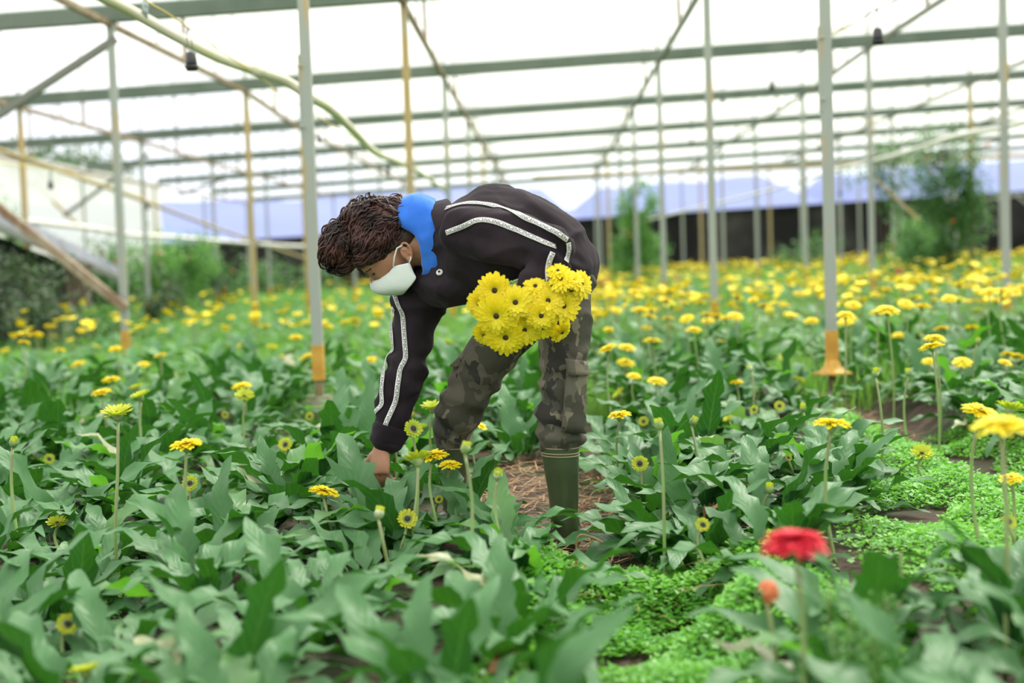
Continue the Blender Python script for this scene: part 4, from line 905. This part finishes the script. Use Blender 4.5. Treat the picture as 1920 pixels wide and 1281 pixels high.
# ears with a rim and a bowl
for s in (-23, 66):
    sg = -1 if s < 0 else 1; bm = bmesh.new(); pts = []
    for a in np.linspace(-2.4, 2.0, 14): pts.append(HP(-6 - 10.5 * math.cos(a) * (1 if a > -1 else .9), -2 + 16.5 * math.sin(a + .35), s + sg * (4 + 2.0 * math.cos(a))))
    tube(bm, pts, m_(2.6), 8); hell(bm, -4, -4, s + sg * 2, 10, 15, 2.6, 2); hell(bm, -1, -17, s + sg * 3, 5, 5.5, 3, 2); tube(bm, [HP(-2, 6, s + sg * 4), HP(-8, 0, s + sg * 5), HP(-7, -9, s + sg * 5)], m_(1.8), 6)
    em = remesh(bm, .0022, 2); em.materials.append(SKIN); part('ear', em)
for s in (2, 42):
    bm = bmesh.new(); hell(bm, 68, 3, s, 5, 2.4, 8, 2); part('eye', bm_mesh('eye', bm, EYED))
    bm = bmesh.new(); tube(bm, [HP(78, 13, s + (8 if s < 10 else -8)), HP(76, 16, s), HP(66, 14, s - (11 if s < 10 else -11))], [m_(1.5), m_(2.4), m_(1.2)], 6); part('eyebrow', bm_mesh('eyebrow', bm, HAIR))

# ---- hair: a thick tousled mass and several hundred curling locks; shaved nape
bm = bmesh.new()
for f, u, s, a, b, c in ((22, 84, 22, 64, 46, 52), (70, 82, 22, 48, 42, 48), (-18, 56, 22, 50, 44, 50), (92, 76, 22, 34, 38, 42), (40, 58, 22, 46, 36, 61), (48, 42, 22, 36, 27, 58), (22, 42, 22, 44, 32, 60), (-10, 58, 22, 46, 40, 58)): hell(bm, f, u, s, a, b, c)
cap = remesh(bm, .007, 2); wrinkle(cap, lambda c: noise.noise(c * 24) + .5 * noise.noise(c * 55), .011)
hb = bmesh.new(); hb.from_mesh(cap); tree = BVHTree.FromBMesh(hb); q = random.Random(3); hc = HP(24, 48, 22)
vs = [(v.co.copy(), v.normal.copy()) for v in cap.vertices]
for i in range(2300):
    c, n = vs[q.randrange(len(vs))]; ln = q.uniform(.035, .085); r0 = q.uniform(.0015, .0034); fly = q.random() < .10
    lift = q.uniform(.003, .013) * (1.7 if fly else 1); ph, fq, am = q.uniform(0, 6), q.uniform(90, 190), q.uniform(.002, .006); pts = []; p = c.copy()
    sw = Vector((noise.noise(c * 9), noise.noise(c * 9 + Vector((7, 0, 0))), noise.noise(c * 9 + Vector((0, 7, 0)))))
    for k in range(8):
        t = k / 7; h = tree.find_nearest(p); nn_ = h[1]; pp = h[0] + nn_ * (lift * math.sin(math.pi * min(1, t * (.72 if fly else .95) + .05)) - .002)
        d = Fv * .9 + sw * 1.5 + Vector((0, 0, -.25)); d = (d - nn_ * d.dot(nn_)); d = d.normalized() if d.length > .05 else YAX; sd2 = d.cross(nn_)
        pts.append(pp + sd2 * am * math.sin(ph + fq * t * ln)); p = h[0] + d * ln / 7
    tube(hb, pts, [r0 * w for w in (.8, 1.15, 1.3, 1.3, 1.2, 1.0, .8, .3)], 5)
hm = bm_mesh('hair', hb, HAIR); part('hair', hm)
bm = bmesh.new(); hell(bm, -24, 22, 22, 37, 36, 45.5); hell(bm, 4, 22, 22, 34, 20, 47.5); hell(bm, 26, 27, 22, 30, 20, 48.5); fm = remesh(bm, .006, 2); fm.materials.append(FADE); part('shaved_hair', fm, 'short shaved hair at nape and temples')

# ---- face mask with ear loops
cols = [(0, (84, -3), (89, -28), (50, -62)), (22, (66, -11), (77, -33), (45, -62)), (38, (42, -12), (56, -36), (38, -60)), (44, (29, -8), (36, -36), (26, -58)), (47, (12, -17), (20, -36), (12, -54)), (47.5, (1, -22), (6, -38), (9, -50))]
bm = bmesh.new(); grid = []
for sg, cs in ((-1, cols[::-1]), (1, cols[1:])):
    for s, a, m, b in cs:
        col = []
        for k in range(9):
            t = k / 8; w = ((1 - t) ** 2, 2 * t * (1 - t), t * t); mc = (2 * m[0] - .5 * (a[0] + b[0]), 2 * m[1] - .5 * (a[1] + b[1]))
            col.append(bm.verts.new(HP(w[0] * a[0] + w[1] * mc[0] + w[2] * b[0], w[0] * a[1] + w[1] * mc[1] + w[2] * b[1], 22 + sg * s * 1.02)))
        grid.append(col)
for a, b in zip(grid, grid[1:]):
    for k in range(8): bm.faces.new((a[k], a[k + 1], b[k + 1], b[k]))
bmesh.ops.subdivide_edges(bm, edges=bm.edges[:], cuts=1, use_grid_fill=True); bmesh.ops.smooth_vert(bm, verts=bm.verts, factor=.4, use_axis_x=True, use_axis_y=True, use_axis_z=True)
bmesh.ops.recalc_face_normals(bm, faces=bm.faces[:]); bmesh.ops.solidify(bm, geom=bm.faces[:], thickness=.002)
fmk = part('face_mask', bm_mesh('face_mask', bm, MASKM), 'white face mask with ear loops')
bm = bmesh.new()
for sg in (-1, 1):
    tube(bm, [HP(31, -9, 22 + sg * 47), HP(18, 4, 22 + sg * 50), HP(4, 14, 22 + sg * 50), HP(-8, 12, 22 + sg * 50)], m_(1.6), 6)
    tube(bm, [HP(3, -22, 22 + sg * 49), HP(-4, -18, 22 + sg * 50), HP(-11, -12, 22 + sg * 50)], m_(1.6), 6)
obj('ear_loop', bm_mesh('ear_loop', bm, MASKM), fmk)

# ---- jacket: trunk and both sleeves in one cloth
bm = bmesh.new()
limb(bm, [(822, 452, .01, 56, 62), (862, 452, 0, 88, 112), (910, 452, 0, 104, 122), (965, 455, 0, 100, 112), (1020, 475, 0, 88, 104), (1056, 505, 0, 74, 98), (1072, 525, 0, 66, 96)], 28)
ellipsoid(bm, P(925, 400, .05), (Vector((m_(78), 0, 0)), Vector((0, m_(90), 0)), Vector((0, 0, m_(56)))))
ellipsoid(bm, P(1000, 432, .02), (Vector((m_(68), 0, 0)), Vector((0, m_(90), 0)), Vector((0, 0, m_(58)))))
ellipsoid(bm, P(852, 530, .05), (Vector((m_(76), 0, 0)), Vector((0, m_(96), 0)), Vector((0, 0, m_(50)))))
limb(bm, [(862, 436, -.13, 50, 46), (915, 442, -.21, 50, 44), (980, 452, -.27, 48, 42), (1030, 458, -.30, 46, 42), (1046, 466, -.31, 40, 40)])
limb(bm, [(1030, 462, -.30, 42, 40), (1032, 495, -.33, 38, 36), (1008, 525, -.34, 32, 30), (985, 538, -.34, 26, 24)])
limb(bm, [(820, 525, .12, 52, 60), (785, 566, .14, 50, 50), (778, 610, .14, 43, 46), (764, 680, .11, 41, 43), (744, 745, .08, 42, 41), (735, 795, .05, 41, 38), (727, 822, .04, 31, 30), (722, 832, .04, 28, 26)])
jm = remesh(bm, .0085, 3)
elb = P(1044, 462, -.3); wr = P(735, 790, .05); arm = P(765, 680, .11)
def folds(c):
    v = .7 * noise.noise(c * 7.0) + .4 * noise.noise(c * 15)
    cc = Vector((c.x * 5.0 + c.z * 2.5, c.y * 4, c.z * 7.5 - c.x * 2)); v += 1.25 * max(0, 1 - 2.2 * abs(noise.noise(cc))) ** 2 * (.3 + .7 * abs(noise.noise(c * 3.1))) * 1.6 - .62
    d = (c - elb).length; v += .9 * math.exp(-(d / .13) ** 2) * math.sin((c - elb).dot(Vector((.5, .3, .8))) * 95 + 3 * noise.noise(c * 9))
    if c.x < P(830, 560).x and c.z < P(0, 545).z:
        v += .75 * math.sin(c.z * 62 + (c.x - arm.x) * 30 + 2.5 * noise.noise(c * 8)) * (.4 + .6 * abs(noise.noise(c * 4)))
    v += .55 * math.sin((c.x * .6 + c.z) * 46 + 4 * noise.noise(c * 5)) * max(0, noise.noise(c * 3 + Vector((5, 0, 0)))) * 1.6
    return v
wrinkle(jm, folds, .0125); jm.materials.append(JACKET); jacket = part('jacket', jm, 'black jacket with white lettered tapes')
bmj = bmesh.new(); bmj.from_mesh(jm); JT = BVHTree.FromBMesh(bmj)
def cast(tree, px, py):
    d = ray(px, py); h = tree.ray_cast(CAM, d); return (h[0], h[1]) if h[0] is not None else None
def surf_path(tree, pts, k=8):
    sp_ = smooth_path([Vector((x, y, 0)) for x, y in pts], k); out = []
    for p in sp_:
        h = cast(tree, p.x, p.y)
        if h is not None and (not out or abs(h[0].y - out[-1][0].y) < .09): out.append(h)
    for _ in range(2):
        out = [out[0]] + [((a[0] + b[0] * 2 + c[0]) / 4, (a[1] + b[1] * 2 + c[1]).normalized()) for a, b, c in zip(out, out[1:], out[2:])] + [out[-1]]
    return out
fc = bpy.data.curves.new('t', 'FONT'); fc.body = 'NICE' * 24; fc.size = .0165; fc.align_y = 'CENTER'; fo_ = bpy.data.objects.new('t', fc); COL.objects.link(fo_)
bpy.context.view_layer.update(); txt = bpy.data.meshes.new_from_object(fo_.evaluated_get(bpy.context.evaluated_depsgraph_get())); bpy.data.objects.remove(fo_)
tb_ = bmesh.new(); tb_.from_mesh(txt); bmesh.ops.triangulate(tb_, faces=tb_.faces[:])
def tape(pts, w=.0165, flip=1):
    path = surf_path(JT, pts); acc = [0.0]
    for a, b in zip(path, path[1:]): acc.append(acc[-1] + (b[0] - a[0]).length)
    bm = bmesh.new(); rows = []; fr = []
    for i, (p, n) in enumerate(path):
        T = (path[min(i + 1, len(path) - 1)][0] - path[max(i - 1, 0)][0]).normalized(); Wd = n.cross(T).normalized() * flip; fr.append((p, n, T, Wd))
        rows.append([bm.verts.new(p + n * .0045 + Wd * (w / 2 * s)) for s in (-1, 1)])
    for a, b in zip(rows, rows[1:]): bm.faces.new((a[0], a[1], b[1], b[0]))
    bmesh.ops.recalc_face_normals(bm, faces=bm.faces[:]); bmesh.ops.solidify(bm, geom=bm.faces[:], thickness=.0012)
    tp_ = part('jacket_tape', bm_mesh('jacket_tape', bm, TAPE), 'white tape printed with black letters')
    lb = tb_.copy(); tot = acc[-1]; rm = []
    for f in lb.faces:
        if max(v.co.x for v in f.verts) > tot - .004: rm.append(f)
    bmesh.ops.delete(lb, geom=rm, context='FACES')
    for v in lb.verts:
        x = v.co.x + .002; j = max(0, min(len(acc) - 2, int(np.searchsorted(acc, x)) - 1)); f = (x - acc[j]) / max(1e-6, acc[j + 1] - acc[j])
        a, b = fr[j], fr[j + 1]; v.co = a[0].lerp(b[0], f) + a[1].lerp(b[1], f) * .0064 + a[3].lerp(b[3], f).normalized() * v.co.y
    obj('lettering', bm_mesh('lettering', lb, INK, False), tp_)
tape([(819, 400), (850, 388), (884, 382), (930, 388), (970, 402), (1010, 421), (1045, 437), (1062, 450)])
tape([(838, 437), (868, 425), (897, 414), (930, 417), (965, 431), (1005, 449), (1040, 464)])
tape([(1036, 474), (1030, 490), (1027, 508), (1028, 530)], flip=1)
tape([(1064, 455), (1065, 468), (1062, 482), (1060, 492)], flip=1)
tape([(741, 553), (747, 570), (755, 588), (757, 606), (759, 640), (761, 670), (752, 690), (747, 715), (743, 745), (736, 767), (726, 790), (721, 806)])
tape([(740, 578), (735, 588), (734, 606), (738, 645), (738, 658), (727, 668), (720, 700), (717, 730), (717, 758), (706, 772), (699, 788), (698, 806)])
# cuff band, collar, button, seam
bm = bmesh.new(); limb(bm, [(733, 806, .045, 37, 34), (727, 822, .04, 33.5, 32), (723, 833, .04, 30, 28)]); cm = remesh(bm, .006, 2); cm.materials.append(JACKET); part('cuff', cm)
def neck_ring(rows, n=36, phase=0.0):
    """rows: per ring a function of the angle round the neck giving (px along the head direction, radius in the picture plane, radius in depth)"""
    c0 = (815, 452); ax = (-.97, .24); up = (-.24, -.97); bm = bmesh.new(); g = []
    for fn in rows:
        ring = []
        for k in range(n):
            a = 2 * math.pi * k / n; h, r1, r2 = fn(a); ring.append(bm.verts.new(P(c0[0] + ax[0] * h + up[0] * r1 * math.cos(a), c0[1] + ax[1] * h + up[1] * r1 * math.cos(a), .025 + m_(r2) * math.sin(a) * -1)))
        g.append(ring)
    for a, b in zip(g, g[1:]):
        for k in range(n): bm.faces.new((a[k], a[(k + 1) % n], b[(k + 1) % n], b[k]))
    return bm
bk = lambda a: max(0.0, math.cos(a)) ** 1.4                 # 1 at the nape
fr_ = lambda a: max(0.0, -math.cos(a)) ** 1.5               # 1 at the throat
sdn = lambda a: abs(math.sin(a)) ** 2
bm = neck_ring([lambda a: (-14, 60, 60), lambda a: (4 + 30 * bk(a) + 10 * fr_(a) + 8 * sdn(a), 54 + 8 * bk(a), 50), lambda a: (10 + 54 * bk(a) + 22 * fr_(a) + 14 * sdn(a), 54 + 14 * bk(a), 48), lambda a: (14 + 62 * bk(a) + 28 * fr_(a) + 16 * sdn(a), 58 + 26 * bk(a) + 6 * fr_(a), 54),
                lambda a: (8 + 34 * bk(a) + 22 * fr_(a) + 12 * sdn(a), 66 + 30 * bk(a) + 10 * fr_(a), 64), lambda a: (0 + 4 * bk(a) + 8 * fr_(a), 70 + 24 * bk(a) + 8 * fr_(a), 72), lambda a: (-18, 66 + 8 * bk(a), 72)])
bmesh.ops.recalc_face_normals(bm, faces=bm.faces[:]); bmesh.ops.subdivide_edges(bm, edges=bm.edges[:], cuts=1, use_grid_fill=True, smooth=.6)
hm2 = bm_mesh('hood', bm, HOOD); wrinkle(hm2, lambda c: noise.noise(c * 15) + .5 * noise.noise(c * 30), .012); part('hood', hm2, 'blue hood bunched round the neck')
bm = neck_ring([lambda a: (-8, 66, 74), lambda a: (-4 + 4 * fr_(a) - 2 * sdn(a), 72 - 4 * bk(a), 80), lambda a: (-8, 76 - 5 * bk(a), 86), lambda a: (-26 - 8 * abs(math.sin(a)) , 82 - 10 * bk(a) + 6 * fr_(a), 97 + 4 * fr_(a)), lambda a: (-40 - 12 * abs(math.sin(a)) - 8 * fr_(a), 88 - 16 * bk(a) + 8 * fr_(a), 108)])
bmesh.ops.recalc_face_normals(bm, faces=bm.faces[:]); bmesh.ops.solidify(bm, geom=bm.faces[:], thickness=.006); part('collar', bm_mesh('collar', bm, JACKET), 'turned-down jacket collar')
h = cast(JT, 825, 512); bm = bmesh.new()
tube(bm, [h[0] + h[1] * z for z in (.002, .006, .008, .006)], [.0115, .0115, .008, .0045], 16); bt_ = part('button', bm_mesh('button', bm, TAPE), 'pale round snap button'); bm = bmesh.new(); tube(bm, [h[0] + h[1] * z for z in (.006, .010)], [.0045, .004], 12); obj('stud', bm_mesh('stud', bm, INK), bt_)

# ---- trousers
bm = bmesh.new()
limb(bm, [(1058, 505, 0, 66, 88), (1045, 545, 0, 62, 90), (1032, 575, 0, 58, 86)], 24)
limb(bm, [(1052, 540, -.07, 58, 52), (1058, 600, -.10, 50, 52), (1056, 660, -.11, 46, 49), (1056, 720, -.12, 43, 46), (1053, 775, -.12, 47, 48), (1052, 812, -.11, 46, 46), (1050, 832, -.11, 39, 40), (1050, 838, -.11, 36, 37)])
limb(bm, [(1008, 555, .08, 62, 54), (965, 605, .10, 58, 54), (925, 655, .12, 52, 50), (893, 705, .15, 49, 48), (868, 757, .18, 47, 46), (852, 800, .22, 43, 44), (846, 828, .25, 36, 38)])
tm = remesh(bm, .0085, 3); kn = P(1056, 745, -.12); kn2 = P(868, 757, .18); an = P(1052, 815, -.11)
def tfold(c):
    v = .6 * noise.noise(c * 7) + .35 * noise.noise(c * 16)
    cc = Vector((c.x * 6 + c.z * 3, c.y * 5, c.z * 6 - c.x * 4)); v += 1.1 * max(0, 1 - 2.4 * abs(noise.noise(cc))) ** 2 - .5
    for k, w in ((kn, .16), (an, .09), (kn2, .15)):
        v += .8 * math.exp(-((c - k).length / w) ** 2) * math.sin(c.z * 85 + c.x * 28 + 3 * noise.noise(c * 8))
    return v
wrinkle(tm, tfold, .009); tm.materials.append(CAMO); part('trousers', tm, 'camouflage cargo trousers')
bmt = bmesh.new(); bmt.from_mesh(tm); TT = BVHTree.FromBMesh(bmt)
def patch(tree, quad, nu, nv, off, thick):
    """cloth patch draped on the surface inside a picture quad (tl, tr, br, bl)"""
    bm = bmesh.new(); g = []; q4 = [Vector((x, y, 0)) for x, y in quad]; dep = None
    for j in range(nv + 1):
        row = []
        for i in range(nu + 1):
            p = q4[0].lerp(q4[1], i / nu).lerp(q4[3].lerp(q4[2], i / nu), j / nv); hh = cast(tree, p.x, p.y)
            if hh is not None: dep = hh[0].y - off
            d = ray(p.x, p.y); row.append(bm.verts.new(CAM + d * ((dep if dep else PD) / d.y)))
        g.append(row)
    for a, b in zip(g, g[1:]):
        for i in range(nu): bm.faces.new((a[i], b[i], b[i + 1], a[i + 1]))
    bmesh.ops.smooth_vert(bm, verts=bm.verts, factor=.5, use_axis_x=False, use_axis_y=True, use_axis_z=False)
    bmesh.ops.recalc_face_normals(bm, faces=bm.faces[:]); bmesh.ops.solidify(bm, geom=bm.faces[:], thickness=thick); return bm
pk = part('cargo_pocket', bm_mesh('cargo_pocket', patch(TT, [(1062, 690), (1096, 694), (1094, 812), (1052, 808)], 5, 9, .012, .012), CAMO), 'cargo pocket on the near leg')
obj('pocket_flap', bm_mesh('pocket_flap', patch(TT, [(1059, 672), (1097, 678), (1099, 705), (1066, 703)], 5, 4, .026, .012), CAMO), pk)
def slab(name, pts, dy, th, mtl, lab=None):
    bm = bmesh.new(); a = [bm.verts.new(P(x, y, dy - th)) for x, y in pts]; b = [bm.verts.new(P(x, y, dy + th)) for x, y in pts]; n = len(pts)
    bm.faces.new(a); bm.faces.new(b[::-1])
    for i in range(n): bm.faces.new((a[i], b[i], b[(i + 1) % n], a[(i + 1) % n]))
    bmesh.ops.recalc_face_normals(bm, faces=bm.faces[:]); bmesh.ops.bevel(bm, geom=bm.edges[:], offset=.003, segments=1, affect='EDGES'); return part(name, bm_mesh(name, bm, mtl, False), lab)
slab('hip_pocket', [(1086, 545), (1100, 536), (1107, 548), (1110, 625), (1103, 631), (1092, 626)], .03, .05, CAMO, 'open hip pocket at the back')
slab('thigh_pocket', [(842, 686), (862, 668), (872, 676), (856, 690)], .14, .04, CAMO, 'pocket flap on the far thigh')
for name, rows, foot in (('rubber_boot', [(1050, 836, -.11, 36, 35), (1052, 870, -.11, 33, 33), (1056, 920, -.10, 29, 30), (1058, 960, -.10, 26, 28), (1060, 990, -.10, 28, 29), (1058, 1010, -.10, 27, 28)], (1052, 1018, -.10)),
                         ('rubber_boot', [(848, 822, .25, 33, 33), (848, 870, .26, 30, 31), (852, 920, .28, 27, 28), (855, 960, .28, 26, 27), (856, 980, .28, 26, 27)], (850, 988, .28))):
    bm = bmesh.new(); limb(bm, rows)
    x, y, dy = foot; gz = 0.0; hp = P(x + 6, y, dy); hp.z = .045; d = Vector((-.92, -.38, 0))
    tube(bm, [hp - d * .055, hp - d * .03, hp + d * .04, hp + d * .12, hp + d * .18, hp + d * .205], [(.02, .02), (.042, .042), (.046, .045), (.037, .047), (.03, .04), (.015, .02)], 14, side=Vector((.38, -.92, 0)))
    for v in bm.verts: v.co.z = max(v.co.z, .0)
    bmm = remesh(bm, .006, 3); bmm.materials.append(BOOT); bo = part(name, bmm, 'olive green rubber boot')
    bm = bmesh.new(); BT = None
    for i, (yy, rr) in enumerate(((2, 36.8), (12, 36), (17, 35.6))):
        if i > 0 or True: tube(bm, [P(rows[0][0] + .6 * i, rows[0][1] + yy - 1.2, rows[0][2]), P(rows[0][0] + .6 * i, rows[0][1] + yy + 1.2, rows[0][2])], (m_(rr * rows[0][3] / 36),) * 2 if False else [m_(rr * rows[0][3] / 36)] * 2, 24, side=YAX)
    obj('boot_trim', bm_mesh('boot_trim', bm, BOOTR), bo)

# ---- the bouquet in his arm: every bloom with its stem
BQ = [(927.5, 544.5, 29, -.42, (0, -.05)), (900, 569, 25, -.39, (-.35, -.1)), (966, 567.5, 28, -.43, (.1, .1)), (931, 591.6, 30, -.43, (-.1, -.25)), (948, 631, 29, -.40, (0, -.45)), (983, 618, 25, -.385, (.25, -.3)), (1014, 591.6, 25, -.42, (.2, -.15)),
      (1027, 564.6, 26, -.41, (.2, .25)), (1056, 574, 26, -.385, (.4, -.05)), (1004, 538, 22, -.395, (-.1, .7)), (1046, 509, 17, -.40, (.1, 1.2)), (1053, 525, 19, -.415, (-.3, .6)), (1074, 525, 17, -.40, (.3, .9)), (1089, 533, 22, -.36, (1.0, .3)), (1052, 622, 21, -.34, (1.1, -1.1)), (909, 628, 22, -.36, (-.5, -.7)), (1018, 613, 23, -.37, (.3, -.7)), (1002, 560, 20, -.38, (.2, .1)), (972, 598, 22, -.385, (.1, -.2)), (1070, 548, 22, -.37, (.6, .2)), (945, 612, 22, -.37, (-.1, -.5))]
NAMES = ['uppermost of the blooms at its left', 'farthest left of its dark-eyed blooms', 'large one in its upper middle', 'large one at left centre', 'lowest bloom, facing out', 'lower middle one, half hidden', 'one right of its centre', 'one above its centre right', 'broad one before the hip', 'pale one tipped up behind the middle', 'topmost one beside the white tape', 'one under the topmost bloom', 'small one tipped up near the hip', 'one at its right edge, seen from the side', 'loose one hanging edge-on below the right', 'one tucked behind the lower left', 'one behind the lower right', 'small one filling the centre gap', 'one hidden in the middle', 'one behind the hip bloom', 'one behind the lowest bloom']
grip = P(1000, 527, -.345)
for (px, py, rpx, dy, (tx, tz)), nm in zip(BQ, NAMES):
    c = P(px, py, dy); ax = Vector((tx, -1, tz)).normalized(); s = m_(rpx) / .050 * 1.1
    right = px > 990 and py < 560
    r = thing('gerbera_flower', f'yellow gerbera in the carried bunch, {nm}', 'flower', c, 'gerberas carried in the bunch')
    bl = obj('bloom', BL['open'][rng.integers(3)], r); bl.rotation_mode = 'QUATERNION'; bl.rotation_quaternion = orient(ax, rng.uniform(0, 6)); bl.scale = (s, s, s)
    obj('disc', DISCM, bl); obj('calyx', CALM, bl)
    e = P(1052 + rng.uniform(-8, 6), 522 + rng.uniform(-6, 10), -.33 + rng.uniform(-.012, .012)) if not right else P(955 + rng.uniform(-8, 8), 530 + rng.uniform(-6, 8), -.345 + rng.uniform(-.01, .01))
    g = grip + Vector((0, rng.uniform(-.012, .012), rng.uniform(-.018, .018)))
    pts = smooth_path([c - ax * .015, c - ax * .05 * (1 if abs(px - 1000) > 30 else .6), g, e], 5)
    obj('stem', tube_mesh('stem', [p - c for p in pts], .0042, STEM, 6), r)

# ---- a second worker crouching far off among the blooms, mostly hidden behind the farmer
wp = at(1112, 520, 30); 
w2 = thing('person', 'distant crouching worker with black hair, half hidden behind the farmer', 'person', (wp.x, wp.y, 0))
bm = bmesh.new(); Wc = lambda x, y, z: Vector((wp.x + x, wp.y + y, z))
zz = wp.z
tube(bm, [Wc(.3, 0, .25), Wc(.22, 0, .4), Wc(.05, 0, zz - .16), Wc(0, 0, zz - .1)], [(.14, .16), (.15, .18), (.14, .2), (.06, .07)], 14, side=YAX)
ellipsoid(bm, Wc(-.03, 0, zz + .02), (Vector((.09, 0, 0)), Vector((0, .075, 0)), Vector((0, 0, .115))))
for s in (-1, 1):
    tube(bm, [Wc(.06, .17 * s, zz - .2), Wc(-.1, .2 * s, .35), Wc(-.28, .12 * s, .3)], [.055, .045, .035], 10)
    tube(bm, [Wc(.32, .1 * s, .22), Wc(-.05, .14 * s, .42), Wc(.08, .12 * s, .06), Wc(-.1, .12 * s, .04)], [.09, .075, .055, .04], 10)
    for q in range(4): tube(bm, [Wc(-.27, .12 * s + .02 * (q - 1.5), .3), Wc(-.34, .12 * s + .022 * (q - 1.5), .27)], .009, 6)
    tube(bm, [Wc(-.26, .12 * s - .035, .31), Wc(-.30, .12 * s - .06, .30)], .01, 6)
bmm = remesh(bm, .012, 2); bmm.materials.append(SKIN); obj('body', bmm, w2, (-wp.x, -wp.y, 0))
bm = bmesh.new(); ellipsoid(bm, Wc(.02, 0, zz + .06), (Vector((.10, 0, 0)), Vector((0, .09, 0)), Vector((0, 0, .1)))); bmm = remesh(bm, .012, 2); wrinkle(bmm, lambda c: noise.noise(c * 20), .015); bmm.materials.append(HAIR); obj('hair', bmm, w2, (-wp.x, -wp.y, 0))
bm = bmesh.new(); tube(bm, [Wc(.32, 0, .22), Wc(.22, 0, .4), Wc(.06, 0, zz - .15), Wc(.02, 0, zz - .1)], [(.165, .19), (.175, .21), (.165, .225), (.09, .1)], 16, side=YAX)
for s in (-1, 1): tube(bm, [Wc(.06, .17 * s, zz - .2), Wc(-.1, .2 * s, .35), Wc(-.24, .13 * s, .31)], [.075, .06, .048], 10)
bmm = remesh(bm, .014, 2); bmm.materials.append(mat('dull_red_shirt', (0.35, 0.05, 0.05), rough=.85)); obj('shirt', bmm, w2, (-wp.x, -wp.y, 0))
bm = bmesh.new()
for s in (-1, 1): tube(bm, [Wc(.34, .1 * s, .22), Wc(-.05, .14 * s, .43), Wc(.08, .12 * s, .08)], [.11, .09, .07], 10)
bmm = remesh(bm, .014, 2); bmm.materials.append(JACKET); obj('trousers', bmm, w2, (-wp.x, -wp.y, 0))
print('objects', len(bpy.data.objects), 'tris approx', sum(len(m.loops) - 2 * len(m.polygons) for m in bpy.data.meshes))
